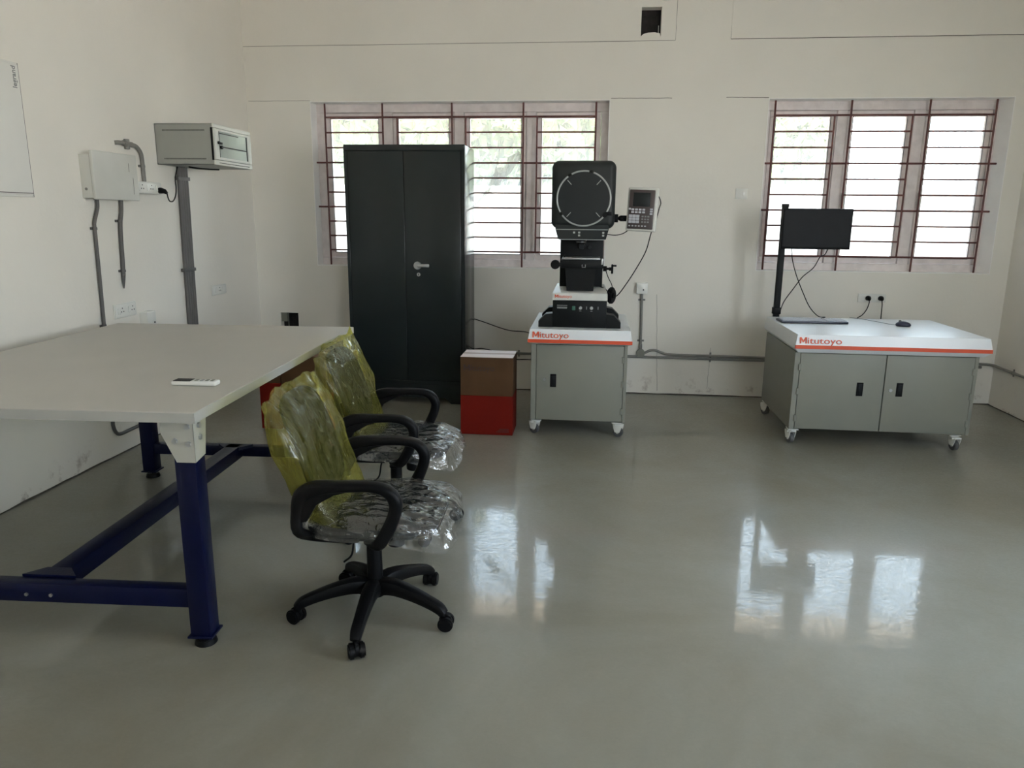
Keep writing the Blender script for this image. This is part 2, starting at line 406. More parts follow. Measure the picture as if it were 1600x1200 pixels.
# proud plaster fields above the chased band, and fine shrinkage joints
w = MB(); w.box(XL, HV[0], YB - .004, YB, 2.868, ZC); w.box(HV[1], .612, YB - .004, YB, 2.868, ZC)
w.box(HV[0], HV[1], YB - .004, YB, 2.868, HV[2]); w.box(HV[0], HV[1], YB - .004, YB, HV[3], ZC)
tag(w.build('trim_1', M['plaster'], smooth=False), kind='structure')
w = MB(); w.box(1.04, XR, YB - .007, YB, 2.872, ZC); tag(w.build('trim_2', M['plaster'], smooth=False), kind='structure')
def crack(n, pts, r=.0018):
    tag(MB().tube(pts, r, 5).build('trim_%d' % n, M['joint']), kind='structure')
def wob(p0, p1, a, n=14):
    p0 = Vector(p0); p1 = Vector(p1)
    return [p0.lerp(p1, i / n) + Vector((rnd.uniform(-a, a) if abs(p1.z - p0.z) > .3 else 0, 0, rnd.uniform(-a, a) if abs(p1.z - p0.z) < .3 else 0)) for i in range(n + 1)]
crack(3, wob((.125, YB, 2.441), (.61, YB, 2.439), .001))
crack(4, wob((1.035, YB, 2.441), (1.365, YB, 2.437), .001), .002)
crack(5, wob((-2.93, YB, 2.437), (-2.39, YB, 2.436), .001), .0013)
crack(6, wob((.567, YB, .867), (.612, YB, .03), .003), .0013)
crack(7, wob((1.045, YB, .42), (1.035, YB, .06), .002), .001)
crack(8, wob((1.04, YB - .007, 2.871), (XR, YB - .007, 2.873), .001), .0022)
crack(9, wob((XL, YB - .003, 2.867), (.612, YB - .003, 2.867), .001), .0016)
crack(10, wob((1.04, YB - .004, 2.87), (1.045, YB - .004, 3.3), .001), .0012)
crack(11, wob((.613, YB - .001, 2.87), (.616, YB - .001, 3.3), .001), .0014)
# dark open joint between wall and floor, with crumbs of plaster along it
def base_joint(n, p0, p1, cnt):
    p0 = Vector(p0); p1 = Vector(p1); L_ = (p1 - p0).length; pts = []
    for i in range(cnt + 1):
        p = p0.lerp(p1, i / cnt); p.z = .002 + rnd.uniform(-.003, .003); pts.append(p)
    tag(MB().tube(pts, .0065, 5).build('trim_%d' % n, M['joint']), kind='structure')
base_joint(12, (XL, YB, 0), (XR, YB, 0), 60)
base_joint(13, (XL, 0, 0), (XL, YB, 0), 60)
base_joint(14, (XR, 3, 0), (XR, YB, 0), 40)

# void at the top and the small square knock-out at the bottom: plastered pockets, dark inside
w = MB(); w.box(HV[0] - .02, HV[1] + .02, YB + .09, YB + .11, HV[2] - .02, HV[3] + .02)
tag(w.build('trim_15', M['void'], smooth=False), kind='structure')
w = MB(); w.prism([(HV[0], HV[2]), (HV[0] + .155, HV[2]), (HV[0] + .15, HV[2] + .02), (HV[0] + .11, HV[2] + .03), (HV[0] + .06, HV[2] + .028), (HV[0] + .02, HV[2] + .018)], 'y', YB + .002, YB + .05)
w.box(HV[0] - .012, HV[0], YB - .006, YB, HV[2] - .012, HV[3] + .004); w.box(HV[0] - .012, HV[1], YB - .006, YB, HV[2] - .012, HV[2]); w.box(HV[1] - .022, HV[1] - .018, YB + .01, YB + .02, HV[2] + .01, HV[2] + .08)
tag(w.build('trim_16', M['plaster'], smooth=False), kind='structure')
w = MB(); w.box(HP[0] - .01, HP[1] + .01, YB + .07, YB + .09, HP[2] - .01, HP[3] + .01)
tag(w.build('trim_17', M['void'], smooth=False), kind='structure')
w = MB(); w.box(HP[0], HP[0] + .055, YB + .015, YB + .05, HP[2] + .06, HP[3]); w.tube([(HP[0] + .06, YB + .03, HP[2]), (HP[0] + .062, YB + .03, HP[3])], .004)
tag(w.build('trim_18', M['cab_grey'], smooth=False), kind='structure')

# ------------------------------------------------------------------ windows
def ring(mb, x0, x1, z0, z1, y0, y1, wd, bev=.004):
    mb.box(x0, x1, y0, y1, z1 - wd, z1, bev, 1); mb.box(x0, x1, y0, y1, z0, z0 + wd, bev, 1)
    mb.box(x0, x0 + wd, y0, y1, z0 + wd, z1 - wd, bev, 1); mb.box(x1 - wd, x1, y0, y1, z0 + wd, z1 - wd, bev, 1)

def window(n, H, seams, handles):
    x0, x1, z0, z1 = H; fx1 = x1 if n == 1 else 3.185
    W_ = bpy.data.objects.new('window_%d' % n, None); COL.objects.link(W_); W_['kind'] = 'structure'
    fr = MB(); y0, y1 = YB + .13, YB + .20
    fr.box(x0, fx1, y0, y1, z1 - .075, z1, .004, 1); fr.box(x0, fx1, y0, y1, z0, z0 + .066, .004, 1)
    fr.box(x0, seams[0][0], y0, y1, z0 + .066, z1 - .075, .004, 1); fr.box(seams[-1][1], fx1, y0, y1, z0 + .066, z1 - .075, .004, 1)
    fr.build('window_frame', M['frame'], W_)
    for a, b in zip(seams[:-1], seams[1:]):
        MB().box(a[1], b[0], y0 - .004, y1, z0 + .0655, z1 - .0745, .003, 1).build('mullion', M['frame'], W_)
    for i, (a, b) in enumerate(seams):
        g = .0025; sm = MB(); ring(sm, a + g, b - g, z0 + .066 + g, z1 - .075 - g, y0 + .01, y1 - .008, .047)
        sh = sm.build('sash', M['frame'], W_)
        gk = MB(); ring(gk, a + .045, b - .045, z0 + .11, z1 - .118, y0 + .008, y0 + .012, .004, 0); gk.build('gasket', M['gasket'], sh)
        MB().box(a + .048, b - .048, y0 + .034, y0 + .038, z0 + .113, z1 - .122).build('glass_pane', M['glass'], sh)
        if i in handles:
            hx = a + .028
            hm = MB(); hm.box(hx - .012, hx + .012, y0 - .006, y0 + .01, 1.62, 1.72, .004); hm.box(hx - .009, hx + .009, y0 - .03, y0 - .014, 1.60, 1.70, .004); hm.cyl((hx, y0 - .02, 1.69), (hx, y0, 1.69), .007)
            hm.build('handle', M['switch'], sh)
        # protective tape, torn
        if i == 0 or n == 2:
            pass
    return W_
w1 = window(1, HL, [(-2.315, -1.797), (-1.717, -1.184), (-1.100, -.567), (-.487, .054)], {1, 3})
w2 = window(2, HR, [(1.415, 1.94), (2.02, 2.53), (2.615, 3.13)], {1, 2})
# crumpled length of protective film hanging on the third pane of the left window
fm = MB(); pts = [(-.62, 2.02), (-.70, 1.95), (-.735, 1.88), (-.80, 1.86), (-.84, 1.78), (-.95, 1.66), (-1.03, 1.58)]
wd = [.02, .045, .03, .05, .035, .014, .004]
prev = None
for i, (x, z) in enumerate(pts):
    dy = (i % 2) * .012
    a = fm.bm.verts.new((x - wd[i] * .6, YB + .145 + dy, z + wd[i])); b = fm.bm.verts.new((x, YB + .13 + dy * .3, z)); c = fm.bm.verts.new((x + wd[i] * .6, YB + .148, z - wd[i]))
    if prev:
        fm.bm.faces.new((prev[0], a, b, prev[1])); fm.bm.faces.new((prev[1], b, c, prev[2]))
    prev = (a, b, c)
tag(fm.build('plastic_film', M['haze_film'], smooth=False), 'crumpled grey strip of protective film stuck across the third pane of the left window', 'film')

def grille(label, fulls, shorts, xr0, xr1, zb, zt):
    T = thing('window_grille', label, 'window grille', (0, YB + .08, 0), 0, 'steel window grilles')
    zs = [2.313 - .1235 * k for k in range(10)]
    cache = {}
    def bar(p0, p1, nm, r):
        p0 = Vector(p0); p1 = Vector(p1); d = p1 - p0; key = (round(d.x, 3), round(d.z, 3), r)
        if key not in cache:
            o = MB().cyl((0, 0, 0), d, r, n=8).build(nm, M['redoxide'], T); cache[key] = o.data; o.location = p0
        else:
            o = link(nm, cache[key], T, p0)
    for x in fulls: bar((x, 0, zb), (x, 0, zt), 'vertical_bar', .008)
    for x in shorts: bar((x, 0, zs[9]), (x, 0, zs[0]), 'vertical_bar', .0075)
    for k, z in enumerate(zs):
        if k in (0, 9): bar((fulls[0], .004, z), (fulls[-1], .004, z), 'horizontal_bar', .0075)
        elif k in (3, 6): bar((xr0, .004, z), (xr1, .004, z), 'horizontal_bar', .0075)
        else:
            ends = shorts + [fulls[-1]] if len(shorts) == len(fulls) - 2 and fulls[0] > 0 else None
            if fulls[0] > 0: spans = [(fulls[0], shorts[0]), (fulls[1], shorts[1]), (fulls[2], fulls[3])]
            else: spans = [(fulls[0], fulls[1]), (shorts[0], fulls[2]), (shorts[1], fulls[3]), (shorts[2], fulls[4])]
            for a, b in spans: bar((a, .004, z), (b, .004, z), 'horizontal_bar', .007)
grille('red-brown steel bar grille across the wide four-pane window behind the cupboard', [-2.293, -1.791, -1.194, -.592, .009], [-1.665, -1.077, -.476], HL[0], HL[1], HL[2], HL[3])
grille('brown steel bar grille across the three-pane window behind the monitor', [1.438, 2.028, 2.622, 3.117], [1.905, 2.50], HR[0], 3.19, HR[2], HR[3])

# ------------------------------------------------------------------ outdoors, seen through the panes
w = MB(); w.box(-40, 40, -40, 60, -.35, -.12); tag(w.build('ground', M['ground'], smooth=False), kind='structure')
for k, (a, b) in enumerate([(-2.6, .35), (1.15, 3.5)]):
    w = MB(); w.prism([(YB + .23, 2.52), (YB + .23, 2.64), (YB + .95, 2.60), (YB + .95, 2.53)], 'x', a, b)
    tag(w.build('trim_%d' % (19 + k), M['chajja'], smooth=False), kind='structure')
bw = thing('compound_wall', 'white boundary wall outside, glimpsed through the window panes', 'wall', (0, 11.5, -.12))
MB().box(-16, 18, 0, .2, 0, 2.0).build('wall_face', M['bound'], bw, smooth=False)
MB().box(-16, 18, -.04, .24, 2.0, 2.07, .01).build('coping', M['bound'], bw, smooth=False)
def tree(x, y, h, r, n, seed, label):
    T = thing('tree', label, 'tree', (x, y, -.12), 0, 'trees beyond the boundary wall')
    rr = random.Random(seed)
    MB().sweep(spline([(0, 0, 0), (.1, .05, h * .4), (-.05, 0, h * .7)]), (.10, .10), n=8).build('trunk', M['bark'], T)
    bm = bmesh.new()
    for _ in range(n):
        while True:
            p = Vector((rr.uniform(-1, 1), rr.uniform(-1, 1), rr.uniform(-1, 1)))
            if .35 < p.length < 1: break
        p = Vector((p.x * r, p.y * r, p.z * h * .36 + h * .66)); s_ = rr.uniform(.14, .30)
        q = Euler((rr.uniform(0, 6), rr.uniform(0, 6), rr.uniform(0, 6))).to_matrix()
        vs = [bm.verts.new(p + q @ Vector(c) * s_) for c in ((-1, 0, 0), (0, -.45, .1), (1, 0, 0), (0, .45, .1))]
        bm.faces.new(vs)
    me = bpy.data.meshes.new('foliage'); bm.to_mesh(me); bm.free(); me.materials.append(M['leaf'])
    f = link('foliage', me, T); f['kind'] = 'stuff'
for k, (x, y, h, r, n, nm) in enumerate([(-4.55, 13.3, 4.6, .80, 3400, 'behind the leftmost pane of the left window'), (-2.6, 13.4, 4.9, .80, 3400, 'behind the second pane of the left window'),
        (-.65, 13.3, 4.5, .80, 3400, 'behind the third pane of the left window'), (.9, 15.9, 4.6, .80, 2600, 'behind the profile projector'),
        (-3.6, 15.9, 5.2, .85, 3000, 'in the gap between the first two panes of the left window'), (-1.5, 15.9, 5.0, .85, 3000, 'seen through the third pane, farthest back'), (5.9, 26.0, 5.6, 1.9, 2600, 'far behind the middle pane of the right window')]):
    tree(x, y, h, r, n, k + 1, 'pale leafy tree outside, ' + nm)

# ================================================================== WORKBENCH
wb_ = thing('workbench', 'large pale-topped workbench on navy blue steel legs at left', 'table', (-1.262, 2.215, 0), math.radians(2.6))
BW, BL = 1.40, 1.94            # local: x from -BW to 0, y from 0 to BL
MB().box(-BW, 0, 0, BL, .835, .8705, .003, 1).build('tabletop', M['laminate'], wb_)
eb = MB(); eb.box(-BW - .001, .002, -.002, 0, .836, .8695); eb.box(0, .002, 0, BL, .836, .8695)
eb.build('edge_band', M['lam_edge'], wb_, smooth=False)
lw_ = .073
for (lx, ly, sx_, sy_) in ((-.10, .035, 1, 1), (-BW + .03, .035, -1, 1), (-.10, BL - .11, 1, -1), (-BW + .20, BL - .24, -1, -1)):
    lg = MB().box(lx, lx + lw_, ly, ly + lw_, .045, .80, .005).build('leg', M['blue'], wb_)
    MB().box(lx - .008, lx + lw_ + .008, ly - .008, ly + lw_ + .008, .038, .046, .001, 1).build('foot_plate', M['blue'], lg)
    ft = MB(); cx_, cy_ = lx + lw_ / 2, ly + lw_ / 2
    ft.cyl((cx_, cy_, .018), (cx_, cy_, .05), .008); ft.cyl((cx_, cy_, 0), (cx_, cy_, .022), .04, .034, 24, .003)
    ft.build('foot', M['black_plastic'], lg)
    br = MB()
    yb_ = ly - .004 if sy_ > 0 else ly + lw_ + .001
    br.prism([(lx - .035, .836), (lx + lw_ + .004, .836), (lx + lw_ + .004, .69), (lx + .012, .69), (lx - .035, .79)], 'y', yb_, yb_ + .003)
    xb = lx + lw_ + .001 if sx_ > 0 else lx - .004
    br.prism([(ly - .004, .836), (ly + lw_ + .02, .836), (ly + lw_ - .005, .70), (ly - .004, .69)] if sy_ > 0 else [(ly - .02, .836), (ly + lw_ + .004, .836), (ly + lw_ + .004, .69), (ly, .70)], 'x', xb, xb + .003)
    br.build('bracket', M['bracket'], lg, smooth=False)
    ys = yb_ - .006 if sy_ > 0 else yb_ + .003
    for (dx, dz) in ((.012, .765), (.058, .755), (.058, .815)):
        MB().cyl((lx + dx, ys - .002, dz), (lx + dx, ys + .008, dz), .010, n=6, bevel=.001).build('bolt', M['grey_metal'], lg)
    for (dy, dz) in ((.035, .77), (.03, .812)):
        xx = xb + .003 if sx_ > 0 else xb
        MB().cyl((xx, ly + dy, dz), (xx + .008 * sx_, ly + dy, dz), .010, n=6, bevel=.001).build('bolt', M['grey_metal'], lg)
st = MB().box(-BW + .03 + lw_, -.10, .045, .10, .148, .218, .004).build('stretcher', M['blue'], wb_)
MB().cyl((-.60, .040, .178), (-.60, .046, .178), .007, n=6).build('bolt', M['steel'], st)
MB().cyl((-.69, .040, .178), (-.69, .046, .178), .007, n=6).build('bolt', M['steel'], st)
MB().box(-BW + .20 + lw_, -.10, BL - .235, BL - .18, .148, .208, .004).build('stretcher', M['blue'], wb_)
MB().box(-BW + .2, -.1, BL - .09, BL - .05, .75, .82, .004).build('top_rail', M['blue'], wb_)
lb = MB(); lb.box(-.68, -.60, .10, BL - .235, .150, .222, .004)
lb.prism([(-.74, .10), (-.54, .10), (-.595, .16), (-.685, .16)], 'z', .212, .226)
lb.prism([(-.74, BL - .235), (-.54, BL - .235), (-.595, BL - .30), (-.685, BL - .30)], 'z', .205, .222)
lb.build('centre_beam', M['blue'], wb_)

rm = thing('remote_control', 'white air-conditioner remote lying on the workbench near its front corner', 'remote control', (-1.465, 2.605, .871), math.radians(3))
MB().box(-.085, .085, -.024, .024, 0, .018, .006, 3).build('casing', M['remote'], rm)
MB().box(-.078, -.012, -.021, .021, .0165, .0195, .001, 1).build('display', M['darkglass'], rm)
for i in range(4):
    MB().box(.0 + i * .02, .012 + i * .02, -.012, .012, .017, .0202, .002).build('button', M['cab_grey'] if i != 1 else M['grey_metal'], rm)

# ================================================================== OFFICE CHAIRS
def noise3(p, s_): return noise.noise(Vector(p) * s_)
def ridge(p, s_): return 1 - abs(noise.noise(Vector(p) * s_)) * 2

def film_shell(nu, nv, fn):
    bm = bmesh.new(); V = [[bm.verts.new(fn(u / nu, v / (nv - 1))) for u in range(nu)] for v in range(nv)]
    for v in range(nv - 1):
        for u in range(nu):
            bm.faces.new((V[v][u], V[v][(u + 1) % nu], V[v + 1][(u + 1) % nu], V[v + 1][u]))
    return bm, V

def back_axis(z):   # x of backrest centre at height z
    t = (z - .44) / .5
    return -.150 - .175 * t + .018 * math.sin(t * PI)

def make_chair(label, loc, rz, star, seed, tip):
    T = thing('office_chair', label, 'chair', (loc[0], loc[1], 0), rz, 'plastic-wrapped office chairs')
    # star base
    MB().cyl((0, 0, .085), (0, 0, .155), .042, .034, 24, .004).build('hub', M['black_plastic'], T)
    for k in range(5):
        a = math.radians(star + 72 * k) - rz; d = Vector((math.cos(a), math.sin(a), 0)); sd = Vector((-math.sin(a), math.cos(a), 0))
        P_ = [d * r + Vector((0, 0, z)) for r, z in ((.02, .120), (.08, .128), (.15, .118), (.22, .100), (.27, .082), (.293, .062))]
        sc = [(.034, .034), (.030, .031), (.026, .026), (.023, .022), (.022, .020), (.018, .016)]
        lg = MB().sweep(spline(P_, 4), [tuple(a_ + (b_ - a_) * f for a_, b_ in zip(sc[i], sc[min(i + 1, 5)])) for i in range(5) for f in (0, .25, .5, .75)] + [sc[5]], side=sd, power=3).build('leg', M['black_plastic'], T)
        c = MB(); p = d * .287; ca = a + rnd.uniform(-1, 1); e = Vector((math.cos(ca), math.sin(ca), 0)); h = p + e * .012
        s2 = Vector((-e.y, e.x, 0))
        c.cyl((p.x, p.y, .045), (p.x, p.y, .075), .011)
        for sg in (-1, 1):
            q0 = h + s2 * sg * .007; q1 = h + s2 * sg * .029
            c.cyl((q0.x, q0.y, .0285), (q1.x, q1.y, .0285), .0285, n=20, bevel=.005)
        c.sweep([h - s2 * .006 + Vector((0, 0, .034)), h + s2 * .006 + Vector((0, 0, .034))], (.028, .024), n=12)
        c.build('caster', M['black_plastic'], lg)
    g = MB(); g.cyl((0, 0, .15), (0, 0, .30), .030, .028, 20, .003); g.cyl((0, 0, .30), (0, 0, .31), .033)
    g.cyl((0, 0, .31), (0, 0, .345), .022); g.cyl((0, 0, .345), (0, 0, .40), .014); g.build('gas_column', M['black_plastic'], T)
    g = MB(); g.box(-.10, .13, -.055, .055, .365, .405, .01); g.cyl((.085, 0, .29), (.085, 0, .37), .032, .036, 20, .004)
    g.box(-.02, .02, -.19, .19, .385, .402, .003); g.build('tilt_mechanism', M['black_plastic'], T)
    MB().tube(spline([(-.04, -.04, .37), (-.06, -.05, .33), (-.07, -.06, .27), (-.10, -.06, .24)]), .004).build('lever', M['black_plastic'], T)
    # seat: cushion with waterfall front
    bm = bmesh.new(); nx, ny = 20, 18; top = []; bot = []
    def seatpt(u, v, side):
        x = -.20 + .47 * u; y = -.235 + .47 * v
        ex = min(u, 1 - u) * 2; ey = min(v, 1 - v) * 2
        edge = (1 - (1 - min(1, ex * 3.2)) ** 2.5) * (1 - (1 - min(1, ey * 3.2)) ** 2.5)
        # round the plan corners
        cx = (u - .5) * 2; cy = (v - .5) * 2; k = max(0, (abs(cx) ** 5 + abs(cy) ** 5) ** .2); m_ = max(abs(cx), abs(cy))
        f = m_ / k if k > 1e-6 else 1
        x = .035 + (x - .035) * f; y *= f
        z = (.432 + .034 * edge ** .5 - .018 * max(0, u - .72) / .28 + .006 * abs(cy) ** 2) if side else (.425 - .025 * edge ** .4)
        return (x, y, z)
    G = {}
    for s_ in (0, 1):
        for i in range(nx + 1):
            for j in range(ny + 1): G[s_, i, j] = bm.verts.new(seatpt(i / nx, j / ny, s_))
        for i in range(nx):
            for j in range(ny): bm.faces.new((G[s_, i, j], G[s_, i + 1, j], G[s_, i + 1, j + 1], G[s_, i, j + 1]))
    bd = [(i, 0) for i in range(nx)] + [(nx, j) for j in range(ny)] + [(i, ny) for i in range(nx, 0, -1)] + [(0, j) for j in range(ny, 0, -1)]
    for q, a in enumerate(bd):
        b = bd[(q + 1) % len(bd)]; bm.faces.new((G[0, a[0], a[1]], G[0, b[0], b[1]], G[1, b[0], b[1]], G[1, a[0], a[1]]))
    m_ = MB(); m_.bm.free(); m_.bm = bm; m_.build('seat', M['fabric'], T)
    # backrest: curved padded panel with rounded top
    bm = bmesh.new(); G = {}; nx, ny = 16, 20
    for s_ in (0, 1):
        for i in range(nx + 1):
            for j in range(ny + 1):
                u = i / nx * 2 - 1; v = j / ny
                z = .49 + .385 * v
                cy = v * 2 - 1; k = (abs(u) ** 4.5 + abs(cy) ** 4.5) ** (1 / 4.5); mm = max(abs(u), abs(cy)); f = mm / k if k > 1e-6 else 1
                yy = u * .192 * f * (1 - .10 * (1 - v)); zz = .6825 + (z - .6825) * f
                edge = min(1, min(1 - abs(u), 1 - abs(cy)) * 5) ** .5
                th = .022 * edge
                xx = back_axis(zz) + .030 * (yy / .2) ** 2 + (th if s_ else -th)
                G[s_, i, j] = bm.verts.new((xx, yy, zz))
        for i in range(nx):
            for j in range(ny): bm.faces.new((G[s_, i, j], G[s_, i + 1, j], G[s_, i + 1, j + 1], G[s_, i, j + 1]))
    bmesh.ops.remove_doubles(bm, verts=bm.verts[:], dist=.0004)
    m_ = MB(); m_.bm.free(); m_.bm = bm; m_.build('backrest', M['fabric'], T)
    MB().sweep(spline([(-.02, 0, .385), (-.16, 0, .39), (-.215, 0, .43), (-.22, 0, .50), (-.255, 0, .62)]), (.035, .010), side=(0, 1, 0), power=4).build('back_support', M['black_plastic'], T)
    # loop armrests
    ap = [(.0, .398), (-.10, .397), (-.165, .405), (-.192, .45), (-.19, .52), (-.172, .578), (-.125, .605), (-.04, .614), (.06, .617), (.118, .605), (.147, .568), (.143, .52), (.118, .46), (.085, .41), (.03, .392)]
    hw = [.014, .014, .016, .017, .019, .023, .025, .026, .026, .025, .022, .019, .018, .017, .014]
    hh = [.007, .008, .011, .013, .015, .020, .018, .013, .012, .014, .016, .016, .017, .016, .008]
    for sg in (-1, 1):
        pts = spline([(x, sg * (.262 - (.06 if z < .41 else 0)), z) for x, z in ap], 4)
        secs = []
        for i in range(len(ap) - 1):
            for f in range(4): secs.append((hw[i] + (hw[i + 1] - hw[i]) * f / 4, 1.4 * (hh[i] + (hh[i + 1] - hh[i]) * f / 4)))
        secs.append((hw[-1], hh[-1]))
        am = MB(); am.sweep(pts, secs, side=(0, 1, 0), n=14, power=3)
        y0 = sg * .262
        am.prism([(-.195, .48), (-.185, .58), (-.14, .612), (.03, .612), (-.06, .585), (-.12, .55), (-.155, .49)], 'y', y0 - .014, y0 + .014)
        am.build('armrest', M['black_plastic'], T)
    # yellow bag over the backrest
    NU, NV = 96, 60
    def bag(u, v):
        th = 2 * PI * u; c, s_ = math.cos(th), math.sin(th)
        z = .43 + .475 * v
        half = .222 + .045 * min(1, max(0, (v - .40) / .18)) + .012 * math.sin(v * 5 + seed)
        pinch = 1 - max(0, (v - .80) / .20) ** 1.6
        dep = (.040 + .020 * (1 - v)) * max(.02, pinch) + .003
        yy = math.copysign(abs(s_) ** .75, s_) * half
        xx = back_axis(z) + .030 * min(1.2, (yy / .2) ** 2) * (1 - v * .5) + math.copysign(abs(c) ** .8, c) * dep
        if c < 0: xx -= .06 * (-c) * math.sin(PI * min(1, v / .92)) * (.5 - .5 * yy / half + .2)
        if s_ < 0: yy -= .018 * math.sin(PI * max(0, v - .4) / .6)
        # top edge: gathered centre, pointed far corner
        e = abs(yy) / half
        if v > .75:
            k = (v - .75) / .25
            z += k * (tip * max(0, (yy / half)) ** 3 - .025 * e ** 2 * (1 if yy < 0 else .25) + .022 * noise3((yy * 9 + seed, seed, 0), 1.6))
        if v < .2:
            k = (.2 - v) / .2
            z -= k * (.035 * math.sin(yy * 9 + seed) + .03 * c)
            xx += k * .03 * c
        p = Vector((xx, yy, z)); q = Vector((p.y * 1.0 + p.z * .45, p.z * .55, p.x)) + Vector((seed * 3.1, 0, 0))
        d = .014 * (ridge((q.x, q.y * .35, q.z), 7) - .5) + .006 * (ridge((q.x * 1.3, q.y * .5, q.z), 17) - .5) + .0015 * noise3((q.x, q.y, q.z), 60)
        return p + Vector((c, s_ * .35, .1)) * d
    bm, V = film_shell(NU, NV, bag)
    m_ = MB(); m_.bm.free(); m_.bm = bm
    b_ = m_.build('back_cover', M['yellow_film'], T); b_['label'] = 'crinkled yellow plastic bag over the backrest'
    # clear film round the seat
    def sfilm(u, v):
        th = 2 * PI * u; c, s_ = math.cos(th), math.sin(th)
        e = v                                   # 0: centre of the top, 1: tucked in below
        rad = min(1, e / .72)
        pw = 3.2; rr = 1 / ((abs(c) ** pw + abs(s_) ** pw) ** (1 / pw))
        x = .045 + .262 * rad * rr * c; y = .25 * rad * rr * s_
        z = .476 - .016 * rad ** 6 - (.012 * max(0, c) ** 2 * rad ** 4)
        if e > .72:
            k = (e - .72) / .28; z -= .052 * k; x += .006 * c * math.sin(k * 3) ; y += .006 * s_
            if c > .2 and s_ < 0:               # loose corner hanging at the front near side
                q = max(0, 1 - abs(th - 5.55) / .55); z -= .05 * k * q; x += .02 * k * q
            x += .02 * k * max(0, c)
        p = Vector((x, y, z)); q = Vector((x * 1.0 + y * .5, y, z)) + Vector((0, seed * 2.3, 0))
        d = .011 * (ridge((q.x, q.y * .5, q.z), 8) - .3) + .005 * (ridge(q, 19) - .3) + .0015 * noise3(q, 70)
        n_ = Vector((0, 0, 1)) if e < .6 else Vector((c, s_, .4)).normalized()
        d *= .5 + 1.3 * max(0, rad - .3) 
        return p + n_ * max(-.002, d)
    bm, V = film_shell(130, 60, sfilm)
    m_ = MB(); m_.bm.free(); m_.bm = bm
    b_ = m_.build('seat_cover', M['clear_film'], T); b_['label'] = 'wrinkled clear plastic film over the seat'
    return T
make_chair('black office chair in yellow and clear plastic, nearer one in front of the workbench', (-.78, 2.55), math.radians(2), 56, 1.0, .012)
make_chair('black office chair in yellow and clear plastic, farther one towards the grey cupboard', (-.915, 3.40), math.radians(1), 20, 4.0, .045)

# ================================================================== STEEL CUPBOARD
cb = thing('steel_cupboard', 'tall dark grey two-door steel cupboard in front of the left window', 'cupboard', (-1.92, 5.83, 0))
CW, CD, CH = .945, .47, 2.03
MB().box(0, CW, .004, CD, .16, CH, .006).build('body', M['cupboard'], cb)
rl = MB(); rl.box(0, CW, -.004, .02, CH - .045, CH, .004, 1); rl.box(0, .028, -.004, .02, .16, CH - .045, .003, 1); rl.box(CW - .028, CW, -.004, .02, .16, CH - .045, .003, 1)
rl.box(0, CW, -.004, .02, .16, .19, .003, 1); rl.build('face_frame', M['cupboard'], cb)
mid = .472
d1 = MB().box(.031, mid - .002, -.007, .016, .193, CH - .048, .004).build('door', M['cupboard'], cb)
d2 = MB().box(mid + .002, CW - .031, -.007, .016, .193, CH - .048, .004).build('door', M['cupboard'], cb)
hm = MB(); hm.cyl((.568, -.028, 1.118), (.568, -.007, 1.118), .028, .032, 24, .004); hm.box(.568, .665, -.036, -.024, 1.106, 1.132, .006); hm.build('handle', M['grey_metal'], d2)
hm = MB(); hm.cyl((.575, -.012, 1.048), (.575, -.007, 1.048), .014, n=20); hm.build('lock', M['grey_metal'], d2)
MB().box(.572, .578, -.0135, -.011, 1.040, 1.056).build('keyhole', M['black_plastic'], d2)
pl = MB(); pl.prism([(0, 0), (0, .16), (CW, .16), (CW, 0), (CW - .12, 0), (CW - .17, .05), (.17, .05), (.12, 0)], 'y', -.002, .012)
pl.prism([(0.004, 0), (0.004, .16), (CD, .16), (CD, 0), (CD - .10, 0), (CD - .14, .05), (.14, .05), (.10, 0)], 'x', CW - .012, CW)
pl.prism([(0.004, 0), (0.004, .16), (CD, .16), (CD, 0), (CD - .10, 0), (CD - .14, .05), (.14, .05), (.10, 0)], 'x', 0, .012)
pl.build('plinth', M['cupboard'], cb)

# ================================================================== CARTONS
def carton(label, x, y, wd, dp, h, rz, split, toptone, txt, group=None):
    T = thing('carton', label, 'box', (x, y, 0), rz, group)
    MB().box(0, wd, 0, dp, split, h - .001, .002, 1).build('upper_side', M['cardboard'], T)
    MB().box(-.0005, wd + .0005, -.0005, dp, 0, split, .002, 1).build('printed_base', M['cardred'], T)
    f = MB(); g = .002
    f.box(0, wd, 0, dp / 2 - g, h - .001, h + .003, .001, 1); f.box(0, wd, dp / 2 + g, dp, h - .001, h + .003, .001, 1)
    f.build('top_flap', toptone, T)
    t_ = MB(); t_.box(0, wd, dp / 2 - .025, dp / 2 + .025, h + .003, h + .0036); t_.build('packing_tape', M['tape'], T)
    if txt:
        logo('printed_name', M['dark_print'], (.022, -.0012, h - .095), T, .215, .042)
        q = MB()
        for i in range(3): q.box(wd - .115 + i * .012, wd - .025, -.0014, -.0004, .022 + i * .010, .026 + i * .010)
        q.build('small_print', M['dark_print'], T)['kind'] = 'stuff'
    return T
carton('brown and red carton with a pale top standing between the chairs and the projector cabinet', -.873, 5.0, .366, .27, .553, 0, .281, M['cardtop'], True)
carton('brown and red carton behind the workbench, left of the pair', -2.31, 4.95, .155, .32, .50, 0, .335, M['cardboard'], False, 'cartons behind the workbench')
carton('brown and red carton behind the workbench and chairs, wider right one of the pair', -2.148, 4.95, .46, .32, .53, 0, .281, M['cardboard'], False, 'cartons behind the workbench')

